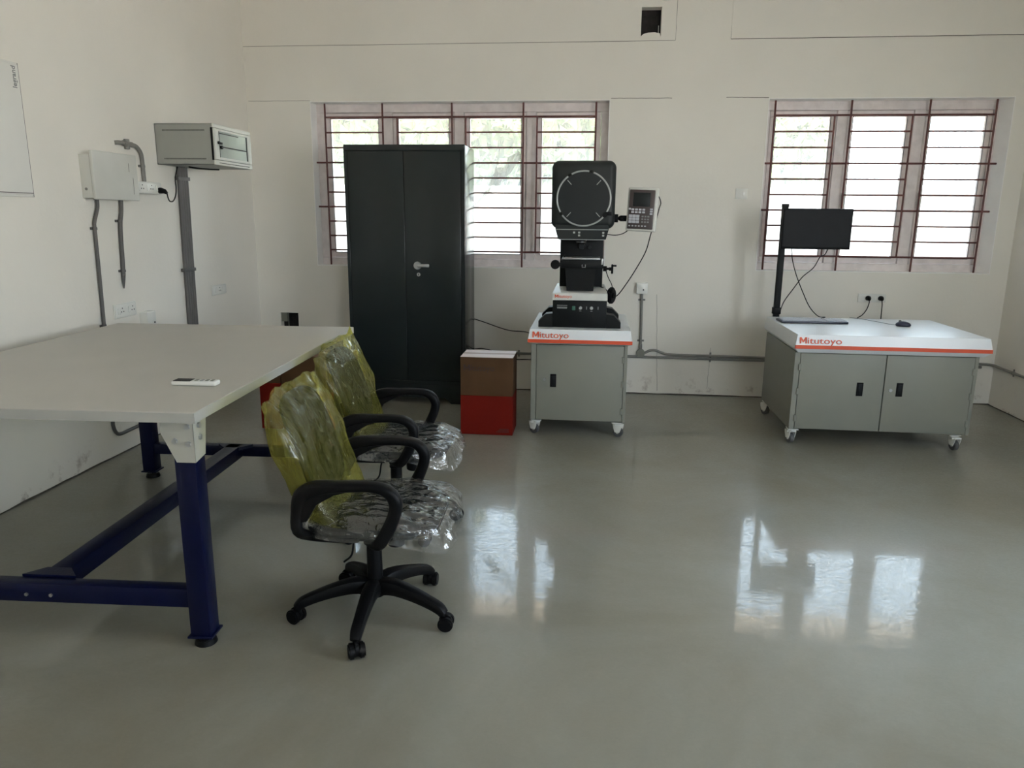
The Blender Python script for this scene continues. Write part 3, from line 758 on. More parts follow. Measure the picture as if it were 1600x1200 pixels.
# ================================================================== CABINETS ON CASTERS
def caster_part(T, x, y, ang, m_plate):
    c = MB(); d = Vector((math.cos(ang), math.sin(ang), 0)); s_ = Vector((-d.y, d.x, 0))
    c.box(x - .035, x + .035, y - .035, y + .035, .100, .108, .002, 1); c.cyl((x, y, .085), (x, y, .10), .026)
    o = Vector((x, y, 0)) + d * .016
    for sg in (-1, 1):
        p = o + s_ * sg * .022
        c.sweep([p + Vector((0, 0, .090)), p + Vector((0, 0, .065)), p + Vector((0, 0, .035))], [(.034, .003), (.030, .003), (.018, .003)], side=d, n=10, power=4)
    c.box(o.x - .03, o.x + .03, o.y - .026, o.y + .026, .080, .092, .004)
    f = c.build('caster', M['switch'], T)
    w_ = MB(); a = o - s_ * .016; b = o + s_ * .016; w_.cyl((a.x, a.y, .034), (b.x, b.y, .034), .034, n=24, bevel=.004)
    w_.build('wheel', M['wheel'], f)
    h_ = MB(); a = o - s_ * .019; b = o + s_ * .019; h_.cyl((a.x, a.y, .034), (b.x, b.y, .034), .011, n=12); h_.build('axle', M['steel'], f)

def cabinet(label, loc, rz, tw, td, zt, bx0, bx1, by0, by1, zb, doors, brand_x, brand_w, casters, lipdrop):
    T = thing('cabinet', label, 'cabinet', (loc[0], loc[1], 0), rz, 'wheeled measuring-room cabinets')
    z1 = zt; z2 = zt - .068; z3 = z2 - .024; z4 = z3 - lipdrop
    # top: slightly flared slab
    m_ = MB(); i = .012
    def loop(off, z): return [(-off, -off, z), (tw + off, -off, z), (tw + off, td + off, z), (-off, td + off, z)]
    L_ = [loop(-i, z1), loop(-.002, z2 + .01), loop(0, z2), loop(0, z3), loop(-.028, z4)]
    V = [[m_.bm.verts.new(p) for p in l] for l in L_]
    m_.bm.faces.new(V[0]); m_.bm.faces.new(V[-1][::-1])
    for a, b in zip(V[:-1], V[1:]):
        for k in range(4): m_.bm.faces.new((a[k], a[(k + 1) % 4], b[(k + 1) % 4], b[k]))
    bmesh.ops.bevel(m_.bm, geom=m_.bm.edges[:], offset=.0012, segments=1, affect='EDGES')
    m_.build('top', M['white_top'], T, smooth=False)
    b_ = MB(); b_.box(-.002, tw + .002, -.004, .004, z3, z2, .001, 1); b_.build('orange_band', M['orange'], T)
    t_ = logo('printed_name', M['orange_print'], (0, 0, 0), T, brand_w, .041)
    # lies on the sloping front of the top
    t_.location = (brand_x, .0022 - .004, z2 + .011); t_.rotation_euler = (-math.atan2(.010, .058), 0, 0)
    MB().box(bx0, bx1, by0 + .012, by1, zb, z4 + .004, .003).build('body', M['cab_grey'], T)
    MB().box(bx0, bx0 + .035, by0 - .004, by0 + .014, zb, z4, .002, 1).build('post', M['cab_grey'], T); MB().box(bx1 - .022, bx1, by0 - .004, by0 + .014, zb, z4, .002, 1).build('post', M['cab_grey'], T)
    for (a, b, hx, hz, lock, hinge) in doors:
        d = MB().box(a, b, by0 - .008, by0 + .012, zb + .006, z4 - .006, .003).build('door', M['cab_grey'], T)
        q = MB(); q.box(hx - .021, hx + .021, by0 - .0105, by0 - .007, hz - .046, hz + .046, .002, 1); q.build('handle_recess', M['black_plastic'], d)
        q = MB(); q.box(hx - .012, hx + .016, by0 - .0125, by0 - .0100, hz - .034, hz + .034, .003); q.build('handle', M['black_tex'], d)
        if lock:
            q = MB(); q.cyl((lock[0], by0 - .013, lock[1]), (lock[0], by0 - .007, lock[1]), .011, n=18); q.build('lock', M['steel'], d)
        for hz_ in (zb + .08, (zb + z4) / 2, z4 - .10):
            q = MB(); q.box(hinge - .012, hinge + .004, by0 - .014, by0 - .002, hz_ - .022, hz_ + .022, .002, 1); q.build('hinge', M['cab_grey'], d)
    for c in casters: caster_part(T, c[0], c[1], c[2], M['bracket'])
    return T
# projector cabinet
cabinet('light grey single-door cabinet on casters carrying the profile projector', (-.405, 4.985), 0, .70, .92, .76,
        .02, .675, .045, .90, .115, [(.058, .650, .175, .40, (.115, .405), .652)], .03, .245,
        [(.06, .10, 2.6), (.62, .10, -.4), (.06, .85, 1.2), (.62, .85, .8)], .012)
# computer cabinet
cabinet('wide light grey two-door cabinet on casters carrying the keyboard and mouse', (1.352, 4.985), math.radians(-.4), 1.215, .93, .765,
        .015, 1.165, .045, .90, .115, [(.052, .593, .445, .405, None, .054), (.598, 1.140, .695, .41, (.640, .405), 1.142)], .025, .265,
        [(.055, .10, 1.9), (1.10, .10, -1.3), (.055, .86, 2.2), (1.10, .86, .3)], .030)

# ================================================================== PROFILE PROJECTOR
pp = thing('profile_projector', 'black profile projector with a round screen on the single-door cabinet', 'measuring projector', (-.063, 5.10, .76))
def bx(m_, *a, **k): return m_.box(*a, **k)
bs = MB().box(-.185, .183, 0, .50, .0, .185, .004).build('base', M['black_tex'], pp)
q = MB(); q.box(-.155, -.085, -.0025, .001, .150, .1525); q.box(-.155, -.085, -.0025, .001, .138, .1405)
for i in range(9): q.box(-.153 + i * .0075, -.148 + i * .0075, -.0025, .001, .130, .136)
q.build('printed_lines', M['white_print'], bs)['kind'] = 'stuff'
MB().box(-.052, -.030, -.006, .001, .120, .148, .002).build('rocker_switch', M['green'], bs)
for kx in (.005, .080):
    MB().cyl((kx, -.012, .136), (kx, .001, .136), .010, .012, 16, .002).build('dimmer_knob', M['grey_metal'], bs)
    MB().box(kx - .007, kx + .007, -.002, .001, .114, .1165).build('scale_mark', M['white_print'], bs)
for kx in (.047, .125): MB().box(kx - .002, kx + .002, -.002, .001, .126, .146).build('scale_mark', M['white_print'], bs)
cp = MB(); V = [[cp.bm.verts.new(p) for p in l] for l in ([(-.190, -.006, .187), (.187, -.006, .187), (.187, .47, .187), (-.190, .47, .187)], [(-.188, -.002, .235), (.185, -.002, .235), (.185, .47, .235), (-.188, .47, .235)], [(-.175, .10, .262), (.17, .10, .262), (.17, .47, .262), (-.175, .47, .262)])]
cp.bm.faces.new(V[0][::-1]); cp.bm.faces.new(V[-1])
for a, b in zip(V[:-1], V[1:]):
    for k in range(4): cp.bm.faces.new((a[k], a[(k + 1) % 4], b[(k + 1) % 4], b[k]))
bmesh.ops.bevel(cp.bm, geom=cp.bm.edges[:], offset=.003, segments=2, affect='EDGES')
cpo = cp.build('base_cover', M['bezel'], pp)
logo('printed_name', M['orange_print'], (-.170, -.0065, .204), cpo, .115, .021)
for (sx_, y0) in ((-1, .0), (1, .0), (-1, .40), (1, .40)):
    x_in = .183 * sx_
    f = MB(); f.prism([(x_in, .0), (x_in + .098 * sx_, .0), (x_in + .098 * sx_, .040), (x_in + .050 * sx_, .088), (x_in, .095)], 'y', y0, y0 + .11)
    f.build('support_foot', M['black_tex'], pp, smooth=False)
# column at the back
MB().box(-.150, .150, .22, .42, .255, .665, .008).build('column', M['black_tex'], pp)
q = MB(); q.cyl((.0, .19, .545), (0, .23, .545), .022, .024, 20, .003); q.cyl((.055, .20, .535), (.055, .23, .535), .012); q.build('lamp_lens', M['screen_glass'], pp)
# stage
sg_ = MB(); sg_.prism([(-.093, .25), (.088, .25), (.104, .42), (-.108, .42)], 'y', .02, .25); sg_.build('stage_support', M['black_tex'], pp, smooth=False)
sgo = MB().box(-.135, .150, -.02, .25, .405, .462, .006).build('stage', M['black_tex'], pp)
MB().box(-.128, .128, -.014, .24, .462, .474, .003).build('stage_plate', M['grey_metal'], sgo)
MB().box(-.120, -.112, .03, .20, .474, .480, .001).build('stage_rail', M['black_plastic'], sgo)
MB().box(.134, .148, -.022, -.008, .43, .472, .003).build('scale_head', M['grey_metal'], sgo)
ub = MB(); ub.tube([(.008, -.022, .430), (.008, -.024, .412), (.030, -.024, .412), (.030, -.022, .430)], .0018, 6); ub.build('clip', M['grey_metal'], sgo)
q = MB(); q.cyl((-.172, -.035, .428), (-.172, .0, .428), .031, .031, 28, .004); q.box(-.172, -.13, -.015, .02, .415, .44, .003); q.build('left_knob', M['black_plastic'], pp)
q = MB(); q.cyl((.15, .06, .400), (.175, .06, .400), .018); q.cyl((.175, .06, .400), (.205, .06, .398), .008); q.cyl((.190, .06, .398), (.206, .06, .398), .012)
q.cyl((.205, .06, .398), (.218, .06, .398), .033, .033, 28, .003); q.cyl((.218, .06, .420), (.240, .06, .420), .006); q.build('stage_handwheel', M['black_plastic'], pp)
q = MB(); q.cyl((.183, .14, .212), (.205, .13, .212), .009); q.cyl((.203, .134, .212), (.228, .122, .212), .060, .056, 32, .008); q.cyl((.226, .123, .212), (.236, .118, .212), .02)
for k in range(24):
    a = k / 24 * 2 * PI
q.build('focus_handwheel', M['black_plastic'], pp)
# head
hd = MB().box(-.208, .215, .0, .44, .665, 1.105, .048, 6).build('head', M['head'], pp)
sk = MB(); V = [[sk.bm.verts.new(p) for p in l] for l in ([(-.158, .012, .592), (.160, .012, .592), (.160, .40, .592), (-.158, .40, .592)], [(-.178, .006, .662), (.178, .006, .662), (.178, .42, .662), (-.178, .42, .662)], [(-.176, .006, .70), (.176, .006, .70), (.176, .42, .70), (-.176, .42, .70)])]
sk.bm.faces.new(V[0][::-1]); sk.bm.faces.new(V[-1])
for a, b in zip(V[:-1], V[1:]):
    for k in range(4): sk.bm.faces.new((a[k], a[(k + 1) % 4], b[(k + 1) % 4], b[k]))
bmesh.ops.bevel(sk.bm, geom=sk.bm.edges[:], offset=.004, segments=2, affect='EDGES')
sko = sk.build('control_skirt', M['head'], pp)
MB().box(-.174, .172, .002, .010, .657, .662, .001, 1).build('trim_strip', M['badge'], sko)
MB().box(-.156, .156, .006, .016, .591, .596, .001, 1).build('trim_strip', M['grey_metal'], sko)
for (kx, kz) in ((-.052, .640), (-.018, .640), (-.018, .621), (.142, .640), (.142, .621)):
    MB().box(kx - .007, kx + .007, .002, .012, kz - .006, kz + .006, .001, 1).build('button', M['white_print'], sko)
q = MB(); q.cyl((-.005, .10, .560), (-.005, .10, .594), .030, .038, 24, .003); q.build('lens_mount', M['black_plastic'], sko)
MB().cyl((-.005, .10, .575), (-.005, .10, .580), .034, n=24).build('lens_ring', M['grey_metal'], sko)
cx_, cz_, rs = .006, .860, .176
MB().cyl((cx_, -.010, cz_), (cx_, .01, cz_), rs - .004, rs - .004, 64).build('round_screen', M['screen_glass'], hd)
def arc(a0, a1, r, rad, n=28):
    return [(cx_ + math.cos(math.radians(a0 + (a1 - a0) * i / n)) * r, -.011, cz_ + math.sin(math.radians(a0 + (a1 - a0) * i / n)) * r) for i in range(n + 1)]
for (a0, a1) in ((70, -30), (-42, -142), (-150, -233), (-242, -280)):
    MB().sweep(arc(a0, a1, rs, 0), (.004, .0058), side=(0, 1, 0), n=8, power=3).build('screen_ring', M['badge'], hd)
for a in (75, -146, -36, -237):
    c, s_ = math.cos(math.radians(a)), math.sin(math.radians(a)); q = MB()
    p = Vector((cx_ + c * rs, -.012, cz_ + s_ * rs)); big = .017 if a == -36 else .011
    q.cyl((p.x, -.022, p.z), (p.x, .004, p.z), big, big, 12, .003)
    if a == -36: q.box(p.x, p.x + .045, -.020, -.004, p.z - .004, p.z + .020, .003)
    q.build('screen_clamp', M['black_plastic'], hd)
for a in (47, 133, 227, 313):
    c, s_ = math.cos(math.radians(a)), math.sin(math.radians(a)); r0, r1 = .122, .160
    MB().sweep([(cx_ + c * r0, -.013, cz_ + s_ * r0), (cx_ + c * r1, -.013, cz_ + s_ * r1)], (.0022, .0025), side=(0, 1, 0), n=6).build('chart_clip', M['grey_metal'], hd)
# readout on its arm
ro = MB(); ro.sweep([(.205, .12, .735), (.24, .12, .735)], (.028, .012), side=(0, 0, 1)); ro.sphere((.262, .12, .735), .020, (1.3, .8, .9)); ro.sweep([(.255, .12, .735), (.31, .13, .735)], (.020, .012), side=(0, 0, 1)); ro.build('readout_arm', M['black_plastic'], pp)
rc = bpy.data.objects.new('readout_unit', None)
RX, RY, RZ = .290, .075, .655
rd = MB(); rd.box(0, .200, 0, .055, 0, .285, .010, 3)
rdo = rd.build('readout_unit', M['bezel'], pp, loc=(RX, RY, RZ)); rdo['label'] = 'ivory digital readout with a dark display and keypad'
rdo.rotation_euler = (math.radians(-4), math.radians(2), math.radians(-8))
MB().box(.008, .180, -.003, .006, .012, .272, .008, 3).build('front_panel', M['keyface'], rdo)
MB().box(.036, .150, -.0055, -.001, .162, .252, .003).build('display', M['screen_glass'], rdo)
kk = MB()
for r_ in range(2):
    for c_ in range(4): kk.box(.030 + c_ * .024, .048 + c_ * .024, -.007, -.002, .118 + r_ * .017, .130 + r_ * .017, .001, 1)
for r_ in range(3): kk.box(.152, .170, -.007, -.002, .110 + r_ * .015, .121 + r_ * .015, .001, 1)
kk.box(.012, .026, -.007, -.002, .138, .150, .001, 1)
for r_ in range(3):
    for c_ in range(3): kk.box(.016 + c_ * .024, .038 + c_ * .024, -.007, -.002, .052 + r_ * .019, .069 + r_ * .019, .001, 1)
for c_ in range(6): kk.box(.018 + c_ * .021, .030 + c_ * .021, -.007, -.002, .030, .038, .001, 1)
kk.build('keys', M['keycap'], rdo)['kind'] = 'stuff'
kk = MB()
for r_ in range(3):
    for c_ in range(3): kk.box(.100 + c_ * .019, .113 + c_ * .019, -.006, -.002, .056 + r_ * .018, .066 + r_ * .018, .001, 1)
kk.build('dark_keys', M['grey_print'], rdo)['kind'] = 'stuff'

def W_(x, y, z): return (x, y, z)
cord('projector_cable', [(.405, 5.22, 1.640), (.435, 5.20, 1.645), (.455, 5.20, 1.60), (.445, 5.19, 1.56), (.43, 5.19, 1.49), (.40, 5.19, 1.40), (.37, 5.18, 1.28), (.31, 5.18, 1.16), (.25, 5.18, 1.06), (.20, 5.20, .985), (.17, 5.30, .95)], .0035, M['black_plastic'],
     'thin black cable hanging from the readout down to the projector base')
cord('projector_cable', [(.10, 5.15, 1.39), (.16, 5.14, 1.385), (.21, 5.16, 1.395), (.25, 5.19, 1.42)], .003, M['black_plastic'], 'short black cable between the projector skirt and the readout')
cord('projector_cable', [(.105, 5.14, 1.15), (.125, 5.13, 1.10), (.150, 5.13, 1.05), (.150, 5.14, 1.00), (.135, 5.16, .995), (.11, 5.22, 1.015), (.07, 5.26, 1.03)], .003, M['black_plastic'], 'black cable looping from the stage handwheel to the base cover')

# ================================================================== MONITOR, POLE, KEYBOARD, MOUSE
ps = thing('monitor_pole', 'black square pole rising behind the left end of the wide cabinet', 'stand', (1.452, 5.975, 0))
MB().box(-.022, .022, -.018, .018, .45, 1.60, .003).build('pole', M['black_tex'], ps)
MB().box(-.030, .030, -.024, .024, .778, .83, .004).build('clamp', M['black_plastic'], ps); MB().box(-.03, .03, -.03, .0, .50, .56, .003).build('clamp', M['black_plastic'], ps); MB().box(-.02, .02, -.07, .0, .60, .64, .002).build('mounting_bracket', M['black_plastic'], ps)
MB().box(-.024, .024, -.02, .02, 1.585, 1.612, .003).build('end_cap', M['black_plastic'], ps)
MB().box(.0, .30, -.012, .012, 1.40, 1.45, .003).build('arm', M['black_plastic'], ps)
mn = thing('monitor', 'black flat monitor mounted on the pole in front of the right window', 'monitor', (1.425, 5.90, 1.28))
MB().box(0, .503, 0, .028, 0, .298, .004).build('casing', M['black_plastic'], mn)
MB().box(.010, .493, -.001, .004, .016, .288, .001, 1).build('screen', M['darkglass'], mn)
MB().box(.14, .36, .026, .062, .07, .23, .01).build('rear_housing', M['black_plastic'], mn)

kb = thing('keyboard', 'dark computer keyboard with pale keys on the wide cabinet', 'keyboard', (1.39, 5.53, .766), math.radians(2))
MB().box(0, .47, 0, .16, 0, .016, .005).build('case', mat('navy_black_plastic', (.016, .018, .034), .35), kb)
kk = MB()
for r_ in range(6):
    yk = .018 + r_ * .0225
    xk = .012
    for c_ in range(15):
        wk = .0175
        if r_ == 0 and 3 <= c_ <= 8:
            if c_ > 3: xk += .0205; continue
            kk.box(xk, xk + .118, yk, yk + .018, .015, .0225, .002, 1); xk += .0205; continue
        kk.box(xk, xk + wk, yk, yk + .018, .015, .0225, .002, 1); xk += .0205
    for c_ in range(3): kk.box(.328 + c_ * .020, .3455 + c_ * .020, yk, yk + .018, .015, .0225, .002, 1)
    for c_ in range(4): kk.box(.392 + c_ * .0185, .408 + c_ * .0185, yk, yk + .018, .015, .0225, .002, 1)
o = kk.build('keys', M['keycap'], kb, smooth=False); o['kind'] = 'stuff'
ms = thing('mouse', 'small dark computer mouse on the right half of the wide cabinet', 'mouse', (2.215, 5.50, .766), math.radians(-25))
q = MB(); q.sphere((0, 0, .010), .05, (1.0, .62, .52), 24)
for v in q.bm.verts:
    if v.co.z < .0: v.co.z = 0
q.build('shell', mat('navy_mouse_plastic', (.02, .022, .045), .3), ms)
MB().cyl((-.022, -.003, .033), (-.022, .003, .033), .010, n=16).build('scroll_wheel', M['wheel'], ms)
cord('mouse_cable', [(2.172, 5.525, .772), (2.135, 5.58, .772), (2.12, 5.65, .771), (2.08, 5.74, .771), (2.05, 5.82, .771), (1.98, 5.90, .771)], .002, M['grey_print'], 'thin grey mouse cable trailing to the rear edge of the wide cabinet')
cord('monitor_cable', [(1.51, 5.925, 1.29), (1.53, 5.93, 1.19), (1.57, 5.94, 1.08), (1.63, 5.94, .95), (1.69, 5.94, .84), (1.76, 5.94, .771), (1.80, 5.90, .770), (1.74, 5.80, .770), (1.70, 5.70, .770)], .0035, M['black_plastic'], 'black cable from the left underside of the monitor down to the cabinet top')
cord('monitor_cable', [(1.78, 5.925, 1.285), (1.76, 5.93, 1.24), (1.73, 5.94, 1.22), (1.69, 5.94, 1.14), (1.62, 5.95, 1.07), (1.56, 5.95, .98), (1.50, 5.955, .88), (1.475, 5.955, .80)], .0035, M['black_plastic'], 'black cable from the right underside of the monitor slanting down to the pole foot')

# ================================================================== FITTINGS ON THE BACK WALL
def rocker(m_, x, z, wd, h, y): m_.box(x - wd / 2, x + wd / 2, y - .004, y, z - h / 2, z + h / 2, .0015, 1)
def plate_y(name, label, x0, x1, z0, z1, items, group=None, cat='socket'):
    T = thing(name, label, cat, ((x0 + x1) / 2, YB, (z0 + z1) / 2), 0, group)
    w2_, h2_ = (x1 - x0) / 2, (z1 - z0) / 2
    MB().box(-w2_, w2_, -.010, 0, -h2_, h2_, .003).build('plate', M['switch'], T)
    for (kind, x) in items:
        if kind == 's':
            m_ = MB(); rocker(m_, x, 0, .018, .032, -.010); m_.build('rocker', M['switch_bright'], T)
        else:
            m_ = MB()
            for (a, b) in ((0, .014), (-.010, -.006), (.010, -.006)): m_.cyl((x + a, -.0112, b), (x + a, -.0098, b), .0034, n=10)
            m_.build('socket_holes', M['black_plastic'], T)['kind'] = 'stuff'
    return T
plate_y('wall_socket', 'white socket plate with two black plugs above the wide cabinet', 2.205, 2.425, .835, .905, [('s', -.07), ('h', -.03), ('s', .03), ('h', .06)])
def plug(label, x, z, pts):
    T = thing('power_plug', label, 'plug', (x, YB - .011, z), 0, 'plugs in the socket above the wide cabinet')
    MB().sweep([(0, 0, 0), (0, -.012, 0), (0, -.032, -.004), (0, -.042, -.012)], [(.022, .021), (.022, .021), (.016, .016), (.008, .010)], side=(1, 0, 0), n=14).build('plug_body', M['black_plastic'], T)
    MB().tube(spline([(a - x, b - (YB - .011), c - z) for a, b, c in pts]), .004, 8).build('cable', M['black_plastic'], T)
plug('left black plug in the socket above the wide cabinet', 2.283, .870, [(2.283, 6.385, .855), (2.28, 6.375, .83), (2.26, 6.36, .78), (2.22, 6.33, .74), (2.16, 6.28, .71), (2.12, 6.2, .64)])
plug('right black plug in the socket above the wide cabinet', 2.383, .870, [(2.383, 6.385, .855), (2.384, 6.375, .82), (2.38, 6.36, .76), (2.37, 6.33, .70), (2.36, 6.3, .60)])
plate_y('light_switch', 'single white switch plate on the back wall between the windows', 1.158, 1.253, 1.655, 1.740, [('s', .02)], cat='switch')
jb = thing('conduit_outlet', 'square white outlet box on the back wall, right of the projector', 'outlet', (.440, YB, .919))
MB().box(-.046, .046, -.045, 0, -.046, .046, .004).build('box', M['switch_bright'], jb)
MB().cyl((.012, -.047, -.012), (.012, -.044, -.012), .006, n=12).build('cable_hole', M['black_plastic'], jb)
# horizontal conduits
def conduit(label, pts, r, m_, clamps=(), name='conduit_pipe', couplers=(), group=None, k=5, normal=(0, -1, 0)):
    T = thing(name, label, 'conduit', pts[0], 0, group)
    o = Vector(pts[0]); L_ = spline([Vector(p) - o for p in pts], k) if len(pts) > 2 else [Vector(p) - o for p in pts]
    MB().tube(L_, r, 12).build('pipe', m_, T)
    n_ = Vector(normal)
    for (c, d) in clamps:        # saddle clamp at c, pipe direction d
        c = Vector(c) - o; d = Vector(d).normalized(); s_ = n_.cross(d)
        q = MB(); q.cyl(c - d * .007, c + d * .007, r + .003, n=14)
        q.sweep([c - s_ * (r + .018) - n_ * (r - .004), c + s_ * (r + .018) - n_ * (r - .004)], (.008, .003), side=d, n=8, power=4)
        q.build('saddle_clamp', M['conduit_dark'] if m_ is not M['conduit'] else M['conduit'], T)
    for (a, b) in couplers:
        MB().cyl(Vector(a) - o, Vector(b) - o, r + .004, n=14, bevel=.001).build('coupler', m_, T)
    return T
YW = YB - .014
conduit('grey conduit running down from the square outlet box right of the projector', [(.443, YW, .873), (.452, YW, .395)], .011, M['conduit'],
        clamps=[((.444, YW, .82), (0, 0, 1)), ((.450, YW, .47), (0, 0, 1))], couplers=[((.451, YW, .40), (.450, YW, .44))])
rj = thing('junction_box', 'round grey conduit junction box low on the back wall, right of the projector cabinet', 'junction box', (.455, YB, .362))
MB().cyl((0, -.03, 0), (0, 0, 0), .036, .036, 28, .003).build('cover', M['cab_grey'], rj)
conduit('upper grey conduit with a small hump, low on the back wall between the cabinets', [(.49, YW, .362), (.53, YW - .004, .385), (.58, YW, .388), (.64, YW, .368), (.72, YW, .355), (1.1, YW, .352), (1.6, YW, .347), (2.3, YW, .346), (3.24, YW, .345)], .011, M['conduit'],
        clamps=[((1.045, YW, .353), (1, 0, 0))], couplers=[((3.10, YW, .345), (3.14, YW, .345))])
conduit('straight grey conduit just below the humped one on the back wall', [(-.98, YW, .329), (.3, YW, .329), (3.24, YW, .318)], .011, M['conduit'], clamps=[((1.045, YW, .327), (1, 0, 0)), ((-.60, YW, .329), (1, 0, 0))])
conduit('grey conduit round the corner and along the right wall', [(3.22, YW - .002, .345), (3.29, YW - .004, .343), (3.322, YW - .03, .340), (3.331, 6.30, .335), (3.331, 6.0, .334), (3.331, 5.0, .334), (3.331, 3.5, .334)], .011, M['conduit'],
        clamps=[((3.331, 6.12, .334), (0, 1, 0))], normal=(-1, 0, 0))
cord('power_cable', [(-1.10, 6.305, .66), (-1.0, 6.335, .64), (-.90, 6.37, .605), (-.76, 6.36, .56), (-.66, 6.34, .54), (-.52, 6.22, .55), (-.42, 5.98, .555), (-.37, 5.888, .56)], .004, M['black_plastic'], 'black power cable crossing the wall from behind the cupboard to the projector cabinet')
cord('power_cable', [(-1.08, 6.305, .37), (-.97, 6.33, .375), (-.90, 6.33, .378), (-.75, 6.32, .345), (-.62, 6.30, .30), (-.54, 6.22, .315), (-.43, 5.98, .36), (-.37, 5.888, .38)], .004, M['black_plastic'], 'black power cable sagging low behind the carton and projector cabinet')
cord('loose_wire', [(.50, YB - .01, 3.22), (.47, YB - .03, 3.19), (.49, YB - .04, 3.155), (.54, YB - .04, 3.148), (.585, YB - .03, 3.17), (.59, YB - .01, 3.22)], .0035, M['switch'], 'loop of white wire on the back wall above the dark opening', cat='wire')
cord('loose_wire', [(1.17, YB - .01, 3.24), (1.20, YB - .03, 3.175), (1.26, YB - .045, 3.142), (1.33, YB - .045, 3.137), (1.38, YB - .03, 3.165), (1.40, YB - .01, 3.24)], .0035, M['switch'], 'loop of white wire on the back wall above the right window', cat='wire')
cord('loose_wire', [(1.19, YB - .01, 3.22), (1.23, YB - .03, 3.165), (1.30, YB - .04, 3.150), (1.36, YB - .03, 3.17), (1.385, YB - .01, 3.22)], .003, M['switch'], 'second thinner loop of white wire above the right window', cat='wire')

# ================================================================== FITTINGS ON THE LEFT WALL
lp = thing('distribution_panel', 'large flat white distribution board on the left wall at the picture edge', 'electrical panel', (XL, 3.40, 1.59))
MB().box(0, .012, -.55, .375, -.012, .650, .002, 1).build('frame', M['legpanel'], lp)
MB().box(.012, .020, -.54, .366, .0, .640, .002, 1).build('door', M['legpanel'], lp)
sm = MB(); a = .011
sm.box(0, .0125, .3745, .3765, -.012, .650); sm.box(.012, .0205, -.54, .366, .006, .010); sm.build('shadow_gap', M['gasket'], lp)
text('printed_name', 'legrand', .040, M['grey_print'], (.0212, .342, .525), '+x', lp, width=.105, bold=.0006, spin=PI / 2)

db = thing('meter_box', 'small off-white metal box with a wider front cover on the left wall', 'electrical box', (XL, 4.18, 1.585))
MB().box(0, .066, 0, .42, 0, .245, .003).build('body', M['dbpaint'], db)
MB().box(.068, .088, -.004, .425, -.008, .268, .005, 3).build('cover', M['dbpaint'], db)
MB().cyl((.030, -.001, .05), (.030, -.004, .05), .008, n=14).build('screw', M['conduit'], db)
q = MB(); q.box(.0885, .0895, .335, .338, .165, .215); q.box(.0885, .0895, .37, .373, .03, .13); q.build('slot', M['conduit'], db)

def outlet_x(name, label, y0, y1, z0, z1, depth, items, group=None, tilt=0):
    T = thing(name, label, 'socket', (XL, (y0 + y1) / 2, (z0 + z1) / 2), 0, group); T.rotation_euler = (tilt, 0, 0)
    a, b = (y1 - y0) / 2, (z1 - z0) / 2
    MB().box(0, depth, -a, a, -b, b, .004).build('box', M['switch'], T)
    MB().box(depth, depth + .006, -a + .006, a - .006, -b + .006, b - .006, .002).build('plate', M['switch_bright'], T)
    for (k, y) in items:
        m_ = MB()
        if k == 's': m_.box(depth + .005, depth + .011, y - .010, y + .010, -.020, .020, .002); m_.build('rocker', M['switch_bright'], T)
        else:
            for (p, q_) in ((0, .016), (-.012, -.006), (.012, -.006)): m_.cyl((depth + .0055, y + p, q_), (depth + .0068, y + p, q_), .0042, n=10)
            m_.build('socket_holes', M['black_plastic'], T)['kind'] = 'stuff'
    return T
outlet_x('wall_socket', 'white double switched socket box beside the meter box, with a plug in it', 4.60, 4.93, 1.625, 1.702, .045, [('s', -.10), ('h', -.06), ('s', .0), ('h', .045), ('s', .10)])
pg = thing('power_plug', 'black plug at the end of the socket box, its cable rising to the wall rack', 'plug', (XL + .052, 4.895, 1.650))
MB().sweep([(0, 0, 0), (.014, 0, 0), (.036, .002, -.005), (.05, .005, -.018)], [(.021, .020), (.021, .020), (.016, .016), (.008, .009)], side=(0, 1, 0), n=14).build('plug_body', M['black_plastic'], pg)
MB().tube(spline([(.05, .004, -.018), (.052, .008, -.045), (.05, .03, -.068), (.045, .08, -.066), (.04, .125, -.03), (.04, .14, .02), (.04, .14, .08), (.04, .16, .130), (.042, .18, .166)]), .0042, 8).build('cable', M['black_plastic'], pg)
outlet_x('wall_socket', 'white double switched socket low on the left wall, just above the workbench', 4.345, 4.572, .853, .945, .008, [('s', -.075), ('h', -.04), ('s', .03), ('h', .07)], tilt=math.radians(1))
outlet_x('wall_socket', 'white socket plate on the left wall near the back corner', 5.58, 5.81, .872, .952, .006, [('s', -.06), ('h', .0), ('s', .06)])
wbx = thing('conduit_outlet', 'small plain white outlet box on the left wall beside the double socket', 'outlet', (XL, 4.66, .80))
MB().box(0, .055, -.045, .05, -.05, .065, .004).build('box', M['switch_bright'], wbx)
MB().cyl((.054, .03, -.01), (.057, .03, -.01), .006, n=10).build('cable_hole', M['black_plastic'], wbx)
XW = XL + .014
conduit('grey conduit from the left side of the meter box down behind the workbench', [(XW, 4.285, 1.60), (XW, 4.285, 1.54), (XW, 4.262, 1.49), (XW, 4.238, 1.44), (XW, 4.236, 1.38), (XW, 4.225, .90), (XW, 4.212, .55), (XW, 4.205, .26), (XW, 4.205, .20), (XW, 4.225, .155), (XW, 4.27, .133), (XW, 4.40, .132), (XW, 4.75, .132)], .011, M['conduit_dark'],
        clamps=[((XW, 4.237, 1.41), (0, 0, 1)), ((XW, 4.223, .83), (0, 0, 1)), ((XW, 4.50, .132), (0, 1, 0))], normal=(1, 0, 0))
